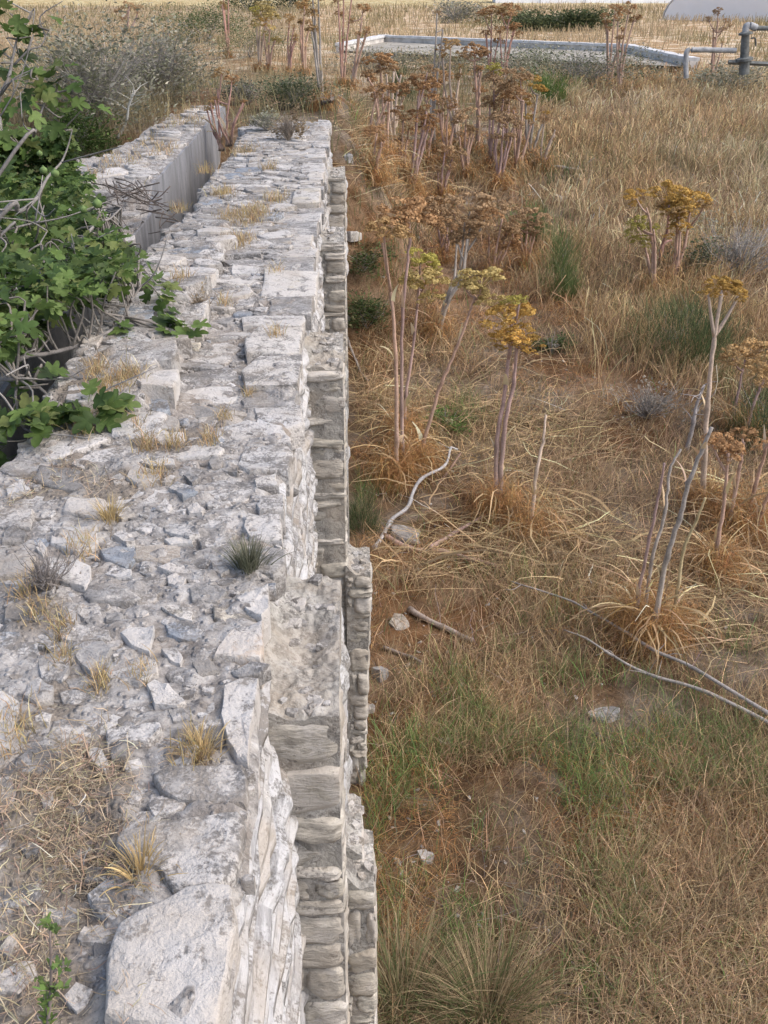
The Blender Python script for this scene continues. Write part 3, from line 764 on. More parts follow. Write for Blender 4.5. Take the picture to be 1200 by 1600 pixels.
# ------------------------------------------------------------------ the wall across the channel, and the channel
cw = thing('channel_wall', 'lower stone wall left of the channel with grey plastered inner face', 'wall', (0, 0, 0))
def ztop2(x, y):
    x = np.asarray(x, float); y = np.asarray(y, float)
    z = -.02+.03*(vn(x*1.3, y*.8, 91)-.5)
    z = z-.25*(1-ss(10.1, 10.5, y+.5*(vn(x*3, y*0, 92)-.5)))
    z = z-.12*ss(-2.35, -2.5, x+.1*(vn(y*2, x*0, 93)-.5))*ss(12, 13, y)
    return z
def build_left():
    ys = [3.0]
    while ys[-1] < 17.3: ys.append(ys[-1]+max(.03, .006*ys[-1]))
    ys = np.array(ys); nx = 50; n = len(ys); u = np.linspace(0, 1, nx)
    eR = CH_L+.03*(vn(ys*4, ys*0+5, 94)-.5); eL = LW_L+.3*(vn(ys*1.1, ys*0+5, 95)-.3)
    X = eL[:, None]+(eR-eL)[:, None]*u; Yg = np.repeat(ys[:, None], nx, 1)
    Z = ztop2(X, Yg)-.02+.045*(fbm(X*18, Yg*14, 96, 4)-.4)+.035*(np.abs(vn(X*8, Yg*12, 97)-.5)*2-.4)
    zr = np.array([-.1, -.4, -1.2, -2.6])
    lx = np.repeat(eL[:, None], 4, 1); rx = np.repeat((eR-.02)[:, None], 4, 1)
    lz = np.minimum(np.repeat(zr[None, ::-1], n, 0), Z[:, :1]-.02); rz = np.minimum(np.repeat(zr[None], n, 0), Z[:, -1:]-.02)
    XX = np.concatenate([lx, X, rx], 1); ZZ = np.concatenate([lz, Z, rz], 1); YY = np.repeat(ys[:, None], XX.shape[1], 1); m = XX.shape[1]
    V = np.stack([XX, YY, ZZ], -1).reshape(-1, 3); i = np.arange(n-1)[:, None]*m; j = np.arange(m-1)[None]
    F = np.stack([i+j, i+j+1, i+m+j+1, i+m+j], -1).reshape(-1, 4)
    c0 = np.arange(m-1); mid = len(V); e = (n-1)*m; V = np.concatenate([V, [[-2.3, ys[-1], -2.6], [-2.3, ys[0], -2.6]]])
    F3 = np.concatenate([np.stack([e+c0, e+c0+1, np.full(m-1, mid)], 1), np.stack([c0+1, c0, np.full(m-1, mid+1)], 1)])
    link('mortar_core', mesh_np('mortar_core', V, [F, F3], M['mortar'], None, True, 50), cw)
    # plaster skin of the channel side
    yy = np.arange(3.0, 17.3, .06); top = np.minimum(ztop2(np.full_like(yy, -1.92), yy)-.02+.02*(vn(yy*2.5, yy*0, 98)-.6), -.02)
    zz = np.linspace(0, 1, 9); Z = top[:, None]*(1-zz)[None]+(-1.6)*zz[None]; Yg = np.repeat(yy[:, None], 9, 1)
    Xf = CH_L+.015+.016*(fbm(Yg*2, Z*2, 99, 3)-.5); n = len(yy); m = 9
    V = np.stack([Xf, Yg, Z], -1).reshape(-1, 3); Vb = V-np.array([.03, 0, 0])
    i = np.arange(n-1)[:, None]*m; j = np.arange(m-1)[None]; F = np.stack([i+j, i+j+1, i+m+j+1, i+m+j], -1).reshape(-1, 4)[:, ::-1]
    t0 = np.arange(n-1)*m; Ft = np.stack([t0, t0+m, t0+m+n*m, t0+n*m], 1)
    link('plaster_face', mesh_np('plaster_face', np.concatenate([V, Vb]), [F, Ft], M['plaster'], None, True, 50), cw)
    # stones of its top
    o2 = []
    k = 0; tr = 0
    while k < 70 and tr < 6000:
        tr += 1; f = tr/6000; s = .2*(1-f)+.06; a, b = s*R.uniform(.6, 1.1)*.6, s*R.uniform(.5, .9)*.6
        yv = R.uniform(8.5, 17.1); xv = R.uniform(-2.75+a, CH_L-a*.7)
        if any(abs(xv-q[0]) < (a+q[2])*.85 and abs(yv-q[1]) < (b+q[3])*.85 for q in o2): continue
        o2.append((xv, yv, a, b)); k += 1
        place_stone(blob(a, b, 8, R.normal(0, .3), .12)+np.array([xv, yv]), R.uniform(.004, .013), T[R.choice(['w', 'g', 'w', 'g'])], cw, k=10, zf=ztop2)
build_left()
def build_floor():
    ys = np.linspace(1, 17.5, 160); xs = np.linspace(CH_L-.05, XL+.05, 8); X, Y = np.meshgrid(xs, ys)
    Z = -1.25+.08*(fbm(X*4, Y*4, 101, 3)-.5)+.55*ss(11.5, 15.5, Y)
    V = np.stack([X, Y, Z], -1).reshape(-1, 3); m = 8; i = np.arange(159)[:, None]*m; j = np.arange(7)[None]
    link('channel_floor', mesh_np('channel_floor', V, [np.stack([i+j, i+j+1, i+m+j+1, i+m+j], -1).reshape(-1, 4)], M['soil'], None, True), cw)
build_floor()
for o in (wall, cw): o['kind'] = 'thing'

# ------------------------------------------------------------------ background: basin, pipe work, greenhouses
def prism_wall(A, B, z0, z1, t, name, parent, mat, n=40):
    A = np.array(A[:2]); B = np.array(B[:2]); d = (B-A)/np.linalg.norm(B-A); nrm = np.array([-d[1], d[0]])*t/2
    V = []; s = np.linspace(0, 1, n+1)
    for k in s:
        c = A+(B-A)*k; w = .03*(float(vn(k*23, 1.3, 7))-.5)
        for sg, z in ((-1, z0), (-1, z1+w), (1, z1+w), (1, z0)): V.append([*(c+nrm*sg), z])
    i = np.arange(n)[:, None]*4; j = np.arange(3)[None]
    F = np.stack([i+j, i+4+j, i+4+j+1, i+j+1], -1).reshape(-1, 4); F = np.concatenate([F, [[0, 1, 2, 3], [4*n+3, 4*n+2, 4*n+1, 4*n]]])
    return link(name, mesh_np(name, np.array(V), [F], mat, None, False), parent)
RZ = -1.08
fl, fr, nr, nl = [at(x, y, RZ) for x, y in ((598, 55), (985, 70), (1085, 91), (530, 68))]
basin = thing('water_basin', 'low rectangular concrete irrigation basin behind the dry fennel', 'basin', (0, 0, 0))
for nm, a, b, top in (('far_side', fl, fr, RZ), ('long_side', fl, nl, RZ), ('long_side', fr, nr, RZ)):
    prism_wall(a, b, -3.0, top-.1, .34, nm, basin, M['concrete'])
    if top == RZ: prism_wall(a, b, top-.095, top+.02, .44, 'coping', basin, M['rim'])
link('basin_bed', mesh_np('basin_bed', np.array([[*nl[:2], -1.40], [nl[0]+(nr[0]-nl[0])*.5, (nl[1]+nr[1])/2, -1.40], [*nr[:2], -1.40], [*fr[:2], -1.40], [*fl[:2], -1.40]]), [np.array([[0, 1, 2, 4]]), np.array([[2, 3, 4]])], M['basin_bed']), basin)
def tube_obj(name, pts, r, parent, mat, k=14, sm=True):
    a = Acc(); tube(a, pts, r, k=k); return link(name, a.mesh(name, mat, sm, None, 40), parent)
def pipework():
    Y = 36.; g = atY(1160, 112, Y); q = lambda x, y: atY(x, y, Y); m = pxm(Y, 80)
    p = thing('pump_standpipe', 'grey iron standpipe with elbow and valve beside the basin corner', 'pipe', (0, 0, 0))
    tube_obj('body', [q(1163, 116), q(1163, 94), q(1163, 90), q(1164, 72), q(1165, 52)], np.array([8, 8, 6.8, 6.8, 6])*m, p, M['valve'])
    tube_obj('flange', [q(1163, 95), q(1163, 91)], 13.5*m, p, M['valve']); tube_obj('flange', [q(1165, 54), q(1165, 51)], 11*m, p, M['valve'])
    tube_obj('elbow', smooth_path([q(1165, 51), q(1166, 42), q(1172, 40), q(1182, 44)], 4), 5.4*m, p, M['pipe'])
    tube_obj('outlet_pipe', [q(1182, 44), q(1240, 45)], 3.6*m, p, M['valve'])
    tube_obj('feed_pipe', smooth_path([q(1072, 122), q(1072, 95), q(1074, 80), q(1088, 78), q(1150, 79)], 4), 4*m, p, M['pipe'])
    tube_obj('base_beam', [q(1138, 97), q(1200, 100)], 3.5*m, p, M['valve'], k=4)
    tube_obj('valve_handle', smooth_path([q(1173, 60), q(1180, 60), q(1181, 72)], 3), 1.3*m, p, M['valve'], k=6)
pipework()
def greenhouse(x0, Y, w, ln, h, label, rz):
    z = float(zg(x0, Y)); t = thing('greenhouse', label, 'greenhouse', (x0, Y, z), 'plastic greenhouse tunnels')
    n = 20; a = np.linspace(0, math.pi, n); nb = 9
    for b in range(nb):
        ya, yb = ln*b/nb, ln*(b+1)/nb; V = []; m = 4
        for i in range(m+1):
            s = i/m; y = yb*s+ya*(1-s); sag = 1-.018*math.sin(math.pi*s)
            for q in a: V.append([y, -math.cos(q)*w/2*sag, math.sin(q)**.95*h*sag])
        i = np.arange(m)[:, None]*n; j = np.arange(n-1)[None]
        link('film_panel', mesh_np('film_panel', np.array(V), [np.stack([i+j, i+j+1, i+n+j+1, i+n+j], -1).reshape(-1, 4)], M['film'], None, True), t)
        P = np.array([[ya, -math.cos(q)*w/2*1.005, math.sin(q)**.95*h*1.005] for q in a]); ac = Acc(); tube(ac, P, .05, k=5)
        link('hoop', ac.mesh('hoop', M['hoop'], True), t)
    V = [[0.02, 0, 0]]+[[.02, -math.cos(q)*w/2*.99, math.sin(q)**.95*h*.99] for q in a]
    link('end_panel', mesh_np('end_panel', np.array(V), [np.array([[0, i+2, i+1] for i in range(n-1)])], M['film']), t)
    t.rotation_euler = (0, 0, math.radians(rz)); return t
g0 = at(1035, 34, -1.5); greenhouse(g0[0]+6.5, g0[1]+1, 13, 60, 3.3, 'white plastic tunnel greenhouse at the top right corner', 52)
g1 = at(800, 8, -1.5); greenhouse(g1[0], g1[1]+20, 11, 60, 3.6, 'far white plastic greenhouse half hidden along the skyline', -5)

# ------------------------------------------------------------------ plants: palette
STRAW = np.array([.54, .405, .235]); STRAWL = np.array([.62, .50, .33]); TAN = np.array([.34, .24, .145]); GOLD = np.array([.44, .31, .17])
RUSTY = np.array([.41, .225, .095]); GREEN = np.array([.105, .165, .05]); DGREEN = np.array([.05, .10, .03]); GGREY = np.array([.19, .205, .14]); GREYT = np.array([.33, .31, .29]); PINKT = np.array([.46, .335, .21])
def gz(P2): return np.column_stack([P2, zg(P2[:, 0], P2[:, 1])])
def around(c, r, n, ry=None):
    return np.column_stack([c[0]+R.normal(0, r, n), c[1]+R.normal(0, ry or r, n)])
ok_right = lambda P: P[(P[:, 0] > .02) | (P[:, 1] > 15.8) | (P[:, 0] < -3.0)]

def scatter(n, y0, y1, xl, xr, left=False):
    Y = y0*(y1/y0)**R.random(n); lo, hi = xl(Y), xr(Y); X = lo+(hi-lo)*R.random(n)
    return np.column_stack([X, Y])
XRF = lambda Y: .46*Y+1.2
def patches(P, lst):
    """weight of points near a list of (px, py, radius px)"""
    w = np.zeros(len(P))
    for x, y, r in lst:
        c = og(x, y); m = pxm(c[1], y)*r; sy = m*2.2
        w = np.maximum(w, np.exp(-(((P[:, 0]-c[0])/m)**2+((P[:, 1]-c[1])/sy)**2)))
    return w
GREENP = [(880,430,40),(600,410,25),(730,650,40),(840,350,40),(640,140,30),(560,200,25),(1090,520,70),(1180,620,50),(430,150,40),(330,100,50),(760,1140,90),(900,1230,110),(1100,1270,90),(700,1290,60),(860,1000,60),(950,1330,70),(640,1180,40),(1180,1080,50),(680,1480,70),(600,1250,40),(820,960,50),(1150,1180,60),(940,1450,60),(720,1180,60),(560,780,30),(1000,1150,60)]
BARE = [(600,1110,45),(640,1330,40),(690,1110,40),(660,830,60),(590,430,25),(720,330,40),(880,300,40),(980,620,80),(940,1105,35),(640,1000,45),(700,880,40),(870,600,40),(960,700,60)]
def build_grass():
    # short dry bents and brome over the low ground
    a = Acc(); n = 170000
    P = ok_right(scatter(n, 3.0, 26, lambda Y: 0*Y+.02, XRF))
    clump = fbm(P[:, 0]*1.3, P[:, 1]*1.3, 201, 4); bare = patches(P, BARE)
    k = R.random(len(P)) < np.clip((clump-.30)*3.2, .12, 1)*(1-.85*bare)
    P = P[k]; d = P[:, 1]; m = len(P)
    tone = fbm(P[:, 0]*.9, P[:, 1]*.9, 203, 3)[:, None]; pk = ss(.5, .7, fbm(P[:, 0]*.5, P[:, 1]*.5, 209, 3))[:, None]
    c = TAN*(1-tone)+STRAW*tone*.75; c = c*(1-pk*.5)+PINKT*.8*pk*.5; c = c*np.exp(R.normal(.05, .45, (m, 1)))*np.exp(R.normal(0, .05, (m, 3)))
    L = R.uniform(.08, .32, m)*(1+.02*d)
    blades(a, gz(P), L, R.normal(.4, 1.5, m), R.uniform(0, .9, m), R.uniform(.6, 2.0, m), np.maximum(.0048, .00055*d), c, 3, .25, zg(P[:, 0], P[:, 1]), .25)
    # brome heads at the near right
    P = around(og(1100, 1500), .45, 9000, .55); P = P[(P[:, 0] > .6)]; m = len(P)
    blades(a, gz(P), R.uniform(.08, .26, m), R.normal(.2, 1.2, m), R.uniform(0, .6, m), R.uniform(.8, 2.2, m), .0045, jit((.47, .355, .215), m, .3), 3, .6, None, .15)
    o = link('dry_grass', a.mesh('dry_grass', M['veg'])); stuff(o, 'short dry grass and stubble on the low ground', 'grass')
    # fresh green among it
    a = Acc(); P = ok_right(scatter(120000, 3.0, 24, lambda Y: 0*Y+.02, XRF)); w = patches(P, GREENP)*ss(.4, .62, fbm(P[:, 0]*2.5, P[:, 1]*2.5, 211, 3))
    P = P[R.random(len(P)) < w*.9+.02]; m = len(P)
    c = jit((.18, .26, .09), m, .3, .1)
    blades(a, gz(P), R.uniform(.1, .3, m)*(1+.02*P[:, 1]), R.uniform(0, 6.28, m), R.uniform(0, .5, m), R.uniform(.4, 1.5, m), np.maximum(.0042, .0005*P[:, 1]), c, 3, .2, None, .2)
    stuff(link('green_grass', a.mesh('green_grass', M['veg'])), 'patches of fresh green grass among the dry stubble', 'grass')
    # tall golden grass at the back right
    a = Acc(); P = scatter(230000, 11, 46, lambda Y: 1.5+.03*Y, lambda Y: XRF(Y)+1); x, y = P[:, 0], P[:, 1]
    edge = x-(2.4+.085*(y-11))+1.6*(fbm(x*.5, y*.3, 221, 3)-.5)
    w = ss(-.3, 1.5, edge)*ss(11.5, 16, y+1.5*(fbm(x*.6, y*.6, 222, 2)-.5))*np.clip((fbm(x*1.1, y*.8, 223, 4)-.36)*4, .04, 1)
    P = P[R.random(len(P)) < w*.72]; d = P[:, 1]; m = len(P)
    tone = ss(.35, .65, fbm(P[:, 0]*.5, P[:, 1]*.35, 224, 3))[:, None]
    c = (GOLD*(1-tone)+np.array([.54, .42, .26])*tone)*np.exp(R.normal(0, .4, (m, 1)))*np.exp(R.normal(0, .05, (m, 3)))
    L = R.uniform(.25, .75, m)*(.35+1.0*fbm(P[:, 0]*1.1, P[:, 1]*.9, 225, 3))
    blades(a, gz(P), L, R.normal(.3, 1.5, m), R.uniform(0, .6, m), R.uniform(.1, 1.6, m), np.maximum(.004, .0005*d), c*.9, 3, .95, None, .35, c*1.12)
    stuff(link('tall_dry_grass', a.mesh('tall_dry_grass', M['veg'])), 'tall golden dry grass filling the slope before the basin', 'grass')
    # behind and to the left: field grass, thinning with distance
    a = Acc(); P = scatter(90000, 15.5, 150, lambda Y: -.42*Y-2, lambda Y: .5*Y+2); x, y = P[:, 0], P[:, 1]
    inb = inside([nl[:2], nr[:2], fr[:2], fl[:2]], x, y)
    keep = ~inb & ~((x > 1.2) & (y < 23)) & (R.random(len(P)) < np.clip((fbm(x*.35, y*.2, 231, 4)-.25)*2.6, .1, 1))
    P = P[keep]; d = P[:, 1]; m = len(P); tone = ss(.4, .6, fbm(P[:, 0]*.3, P[:, 1]*.12, 232, 3))[:, None]
    c = (np.array([.48, .38, .24])*(1-tone)+np.array([.30, .26, .14])*tone)*np.exp(R.normal(0, .22, (m, 1)))
    gr = (ss(.52, .64, fbm(P[:, 0]*.4, P[:, 1]*.25, 233, 3))*ss(40, 20, d))[:, None]; c = c*(1-gr)+np.array([.16, .20, .09])*gr
    blades(a, gz(P), R.uniform(.2, .55, m)*(1+.004*d), R.uniform(0, 6.28, m), R.uniform(0, .4, m), R.uniform(.2, 1.1, m), np.maximum(.006, .0006*d), c, 2, .4)
    # left of the walls
    P = scatter(30000, 8, 40, lambda Y: -.42*Y-1.5, lambda Y: 0*Y-3.05); P = P[P[:, 0] < -3.02]; m = len(P)
    tone = ss(.4, .6, fbm(P[:, 0]*.5, P[:, 1]*.5, 235, 3))[:, None]; c = (np.array([.36, .29, .18])*(1-tone)+np.array([.17, .20, .09])*tone)*np.exp(R.normal(0, .25, (m, 1)))
    blades(a, gz(P), R.uniform(.2, .6, m), R.uniform(0, 6.28, m), R.uniform(0, .4, m), R.uniform(.2, 1.1, m), np.maximum(.005, .0005*P[:, 1]), c, 3, .3)
    stuff(link('field_grass', a.mesh('field_grass', M['veg'])), 'pale dry field grass beyond the walls and the basin', 'grass')
build_grass()

# dead fennel leaf litter that no single plant owns
STRAWP = [(640,640,60,300),(700,640,60,240),(870,675,55,420),(900,700,50,160),(890,820,70,420),(820,850,60,260),(720,860,60,240),(1150,900,60,300),(1080,960,70,300),(600,240,45,180),(700,250,70,300),(800,285,50,220),(570,180,40,160),(640,290,60,220),(430,125,40,90),(540,150,40,120),(960,880,60,220),(580,560,30,120),(760,560,60,160),(680,700,70,260),(800,740,60,160),(930,160,25,30),(560,230,40,240),(548,290,30,200),(620,200,50,200),(760,200,50,200),(560,620,30,160),(1180,780,40,160),(640,880,40,120)]
def build_litter():
    a = Acc()
    for x, y, r, n in STRAWP:
        c = og(x, y); m = pxm(c[1], y)*r; P = ok_right(around(c, m*.75, int(n*.7), m*1.2)); k = len(P)
        B = gz(P); B[:, 2] += R.uniform(0, .12, k)*R.random(k); az = R.normal(R.uniform(-.5, .5), .55, k)+np.where(R.random(k) < .4, math.pi, 0)
        blades(a, B, R.uniform(.25, .95, k), az, R.uniform(.9, 1.55, k), R.uniform(1.4, 2.0, k), np.maximum(.004+.020*R.random(k)**2.2, .00042*c[1]), jit(STRAW*.98, k, .42, .035), 6, .35, zg(P[:, 0], P[:, 1]), .34)
    stuff(link('straw_litter', a.mesh('straw_litter', M['veg'])), 'bent straw-coloured dead fennel leaves strewn on the ground', 'litter')
    # rusty threadlike remains
    a = Acc(); P = ok_right(scatter(95000, 3.2, 32, lambda Y: 0*Y+.02, lambda Y: np.minimum(XRF(Y), 3.8)))
    w = ss(.42, .62, fbm(P[:, 0]*1.1, P[:, 1]*.9, 241, 4))*(1-.7*patches(P, BARE)); P = P[R.random(len(P)) < w]; m = len(P)
    B = gz(P); B[:, 2] += R.uniform(0, .07, m)
    blades(a, B, R.uniform(.05, .18, m), R.uniform(0, 6.28, m), R.uniform(.3, 1.4, m), R.uniform(1.2, 2.4, m), np.maximum(.0022, .00035*P[:, 1]), jit(RUSTY*1.15, m, .28), 3, .5, zg(P[:, 0], P[:, 1]), .4)
    stuff(link('rusty_litter', a.mesh('rusty_litter', M['veg'])), 'rust-brown threadlike plant litter matting the ground', 'litter')
    a = Acc(); P = ok_right(scatter(1100, 3.2, 20, lambda Y: 0*Y+.05, XRF)); m = len(P); B = gz(P); B[:, 2] += .015
    blades(a, B, R.uniform(.1, .5, m), R.uniform(0, 6.28, m), R.uniform(1.2, 1.6, m), R.uniform(1.3, 1.75, m), np.maximum(R.uniform(.003, .007, m), .0005*P[:, 1]), jit((.27, .235, .21), m, .4, .08), 5, .4, zg(P[:, 0], P[:, 1]), .2)
    stuff(link('twig_litter', a.mesh('twig_litter', M['veg'])), 'grey broken twigs lying in the dry stubble', 'litter')
    # pale chips and pebbles
    a = Acc(); n = 1500; P = ok_right(scatter(n, 3.2, 22, lambda Y: 0*Y+.03, lambda Y: XRF(Y)*.9)); w = .2+patches(P, BARE); P = P[R.random(len(P)) < w]
    for p in P:
        s = R.uniform(.006, .024); V, F3, F4 = stone_geo(blob(s, s*R.uniform(.5, .9), 6, R.uniform(0, 3), .3), s*.35, s*.5, 6, 1.6, R.normal(0, .3, 2))
        a.add(V+np.array([p[0], p[1], float(zg(p[0], p[1]))]), F3, F4, np.array((.48, .46, .43))*np.exp(R.normal(0, .2)))
    stuff(link('pebbles', a.mesh('pebbles', M['stone_small'], True)), 'small pale stone chips scattered over the bare soil', 'pebbles')
build_litter()

# ------------------------------------------------------------------ giant fennels
M['umbel'] = veg_material('fennel_umbel', .15, .85, 'object')
def umbel_mesh(seed, n=18):
    rr = np.random.default_rng(seed); a = Acc()
    for i in range(n):
        el = math.asin(rr.uniform(.0, .98)); az = rr.random()*6.283; l_ = rr.uniform(.75, 1.0)
        d = np.array([math.cos(el)*math.cos(az), math.cos(el)*math.sin(az), math.sin(el)*.8+.1]); tip = d*l_
        mid = tip*.5+np.array([0, 0, .05])
        tube(a, np.array([[0, 0, 0], mid, tip]), [.02, .014, .012], (.7, .6, .6), 3, False)
        m = 46; u = rr.normal(size=(m, 3)); u[:, 2] = np.abs(u[:, 2])*.8; u /= np.linalg.norm(u, axis=1)[:, None]; c = tip+u*rr.uniform(.15, .27)*np.array([1, 1, .75])
        s = .06; t1 = rr.normal(size=(m, 3)); t1 /= np.linalg.norm(t1, axis=1)[:, None]; t2 = np.cross(t1, u); t2 /= np.linalg.norm(t2, axis=1)[:, None]+1e-6
        V = np.stack([c-t1*s, c+t2*s, c+t1*s, c-t2*s], 1).reshape(-1, 3); F = np.arange(m*4).reshape(-1, 4); a.add(V, None, F)
        for q in c[::3]:
            e = rr.normal(0, .008, 3); a.add(np.array([tip, tip+e, q]), [[0, 1, 2]])
    return a.mesh('umbel', M['umbel'])
UM = [umbel_mesh(500+i, 14+2*(i % 4)) for i in range(6)]
UC = dict(ochre=(.55, .35, .10), yellow=(.52, .41, .17), rust=(.46, .28, .14), brown=(.46, .315, .18), green=(.42, .37, .10), dun=(.48, .32, .15))
SCOL = dict(pink=(.56, .385, .30), mauve=(.48, .34, .31), grey=(.44, .40, .36), straw=(.60, .50, .29), red=(.50, .30, .25), pale=(.62, .50, .40))
def fennel(label, base, stems, umb, color='pink', thick=8, leaves=18, threads=120, at_pt=None, spread=1.):
    """base pixel; stems: lists of pixels upward; umb: (px, py, radius px, colour)"""
    b = og(*base) if at_pt is None else np.array(at_pt, float); Y = b[1]; m = pxm(Y, base[1])
    t = thing('giant_fennel', label, 'fennel', b, 'giant fennel stalks')
    sh = []; tops = []; stems = list(stems); umb = list(umb)
    if len(stems) == 1 and Y > 12 and umb:
        for q in range(3):
            dx = R.choice([-1, 1])*R.uniform(5, 16)*(12/Y)**.5*1.6; f_ = R.uniform(.62, .95); stems.append([(base[0]+(x-base[0])*.9+dx*(i+1)/len(stems[0]), base[1]+(y-base[1])*f_) for i, (x, y) in enumerate(stems[0])]); tx, ty = stems[-1][-1]; umb.append((tx, ty-umb[0][2]*.4, umb[0][2]*R.uniform(.35, .6), umb[0][3]))
    for si, pts in enumerate(stems):
        P = [b+np.array([.02*si, .015*si, -.03])]; n = len(pts); lean = R.normal(0, .06)
        for i, (x, y) in enumerate(pts): P.append(atY(x, y, Y+lean*(i+1)))
        P = np.array(P)-b; Q = smooth_path(P, 6); k = len(Q); tt = np.linspace(0, 1, k)
        Q = Q+np.column_stack([R.normal(0, .004, k), R.normal(0, .004, k), np.zeros(k)])*(tt*(1-tt)*4)[:, None]
        r = thick*m*.42*(1-.5*tt); r[::6] *= 1.22
        c0 = np.array(SCOL[color]); cc = np.repeat(c0[None], k, 0)*np.exp(R.normal(0, .10, (k, 1))); lo = np.clip(1-tt*2.2, 0, 1)[:, None]*.6; cc = cc*(1-lo)+np.array([.50, .42, .34])*lo; cc[::6] *= .7
        a = Acc(); tube(a, Q, r, cc, 8); link('stalk', a.mesh('stalk', M['bark'], True), t); tops.append(Q)
        for q in range(6, k-2, 6):
            if R.random() < .8: sh.append((Q[q], r[q]))
        for q in range(2): sh.append((Q[R.integers(1, max(2, k//3))], r[1]))
    for x, y, rp, uc in umb:
        p = atY(x, y, Y+R.normal(0, .05))-b; rad = rp*m*1.08; p0 = p-np.array([0, 0, rad*.45])
        Q = min(tops, key=lambda q: np.linalg.norm(q[-1]-p0)); k = -1 if np.linalg.norm(Q[-1]-p0) < rad*1.3 else -max(2, len(Q)//4)
        a = Acc(); tube(a, smooth_path([Q[k], (Q[k]+p0)/2+np.array([0, 0, -rad*.2]), p0], 3), np.linspace(thick*.28, thick*.16, 7)*m, np.array(SCOL[color])*.9, 5); link('ray_stem', a.mesh('ray_stem', M['bark'], True), t)
        link('umbel', UM[R.integers(6)], t, p0, (R.normal(0, .15), R.normal(0, .15), R.uniform(0, 6)), (rad, rad, rad*.85), np.array(UC[uc])*np.exp(R.normal(0, .1)))
        for s in range(2):
            o = R.normal(0, .55, 3)*rad; o[2] = -abs(o[2])*.7
            link('umbel', UM[R.integers(6)], t, p0+o, (R.normal(0, .3), R.normal(0, .3), R.uniform(0, 6)), (rad*.6, rad*.6, rad*.5), np.array(UC[uc])*np.exp(R.normal(0, .14)))
    if leaves:
        a = Acc(); n = leaves; zz = np.abs(R.normal(0, .10, n))*spread
        B = np.column_stack([R.normal(0, .035, n), R.normal(0, .035, n), zz]); az = R.uniform(0, 6.283, n)
        zl = zg(np.full(n, b[0]), np.full(n, b[1]))*0-.02
        blades(a, B, R.uniform(.35, .95, n)*spread, az, R.uniform(.05, .7, n), R.uniform(1.8, 2.9, n), np.maximum(R.uniform(.007, .024, n), .0007*Y), jit(STRAW*1.0, n, .35, .035), 7, .35, zl, .2)
        n2 = len(sh); B = np.array([q for q, _ in sh]); rs = np.array([q for _, q in sh])
        az2 = R.uniform(0, 6.28, n2); B = B+np.column_stack([np.cos(az2), np.sin(az2), az2*0])*(rs*.9)[:, None]
        blades(a, B, R.uniform(.08, .26, n2)*spread, az2, R.uniform(.05, .3, n2), R.uniform(.2, 1.5, n2), np.maximum(rs*2.2, .012)*R.uniform(.7, 1.2, n2), jit(STRAWL*1.05, n2, .2), 4, .12)
        link('dead_leaves', a.mesh('dead_leaves', M['veg']), t)['kind'] = 'stuff'
    if threads:
        a = Acc(); n = threads*11; B = np.column_stack([R.normal(0, .13*spread, n), R.normal(0, .13*spread, n), np.abs(R.normal(.12, .16, n))*spread])
        blades(a, B, R.uniform(.1, .32, n)*spread, R.uniform(0, 6.28, n), R.uniform(1.2, 2.2, n), R.uniform(2.6, 3.1, n), np.maximum(.0028, .0004*Y), jit(np.array([.45, .265, .115]), n, .3), 3, .5, np.full(n, -.03), .2)
        link('dead_foliage', a.mesh('dead_foliage', M['veg']), t)['kind'] = 'stuff'
    return t
F = fennel
F('tall grey-pink fennel stalk, leftmost of those beside the second buttress', (617,760), [[(620,690),(618,560),(612,470),(598,380)]], [(600,352,30,'dun')], 'pink', 9, 34, 200)
F('slender fennel with rust-brown head just right of the leftmost grey-pink stalk', (631,745), [[(628,640),(630,480),(640,380),(637,335)]], [(634,322,38,'rust')], 'mauve', 7, 26, 160)
F('yellow-headed fennel between the brown one and the leaning one', (632,690), [[(634,620),(648,520),(655,450)]], [(664,428,32,'yellow'),(657,398,24,'green')], 'mauve', 7, 24, 160)
F('leaning pink fennel with a wide pale yellow head', (652,738), [[(662,690),(690,600),(715,540),(742,465)]], [(752,432,36,'yellow'),(727,440,18,'yellow')], 'pink', 8, 34, 200)
F('dark bare-stemmed fennel behind the leaning pink one', (680,525), [[(700,460),(718,420),(727,340)]], [(735,312,34,'brown'),(760,330,18,'rust')], 'grey', 7, 14, 60)
F('upright twin-stemmed mauve fennel with a dense ochre head', (777,804), [[(776,700),(790,600),(798,525)],[(786,690),(802,600),(808,540)]], [(800,488,36,'ochre'),(783,525,18,'ochre'),(828,532,20,'ochre'),(812,466,15,'green')], 'mauve', 10, 34, 170)
F('headless broken fennel stump right of the ochre-headed fennel', (828,840), [[(838,740),(848,690),(853,648)]], [], 'pale', 8, 26, 120)
F('short pink fennel with brown head above the pale yellow ones', (768,430), [[(774,400),(784,345)]], [(786,322,26,'brown'),(800,372,18,'rust')], 'pink', 6, 8, 30)
F('tallest thick pale fennel at the right with flat ochre head', (1098,800), [[(1100,720),(1105,640),(1115,540),(1127,462)]], [(1130,440,26,'ochre'),(1108,452,13,'ochre'),(1155,456,13,'ochre')], 'pale', 12, 30, 160)
F('mauve dead fennel stalk, leftmost of the bare clump at the right', (991,992), [[(998,930),(1015,840),(1030,770),(1038,724)]], [], 'mauve', 8, 22, 120)
F('bare grey fennel stalk bent at its tip in the dead clump', (1003,990), [[(1018,880),(1040,800),(1047,735),(1064,702)]], [], 'grey', 8, 20, 90)
F('thickest bluish-grey dead fennel stalk leaning right', (1018,1003), [[(1025,960),(1042,870),(1062,810),(1076,755),(1098,700),(1112,668)]], [], 'grey', 12, 26, 130)
F('yellow straw-coloured bare fennel stalk beside the bluish-grey one', (1040,992), [[(1058,930),(1068,860),(1090,810),(1102,778)]], [], 'straw', 8, 20, 60)
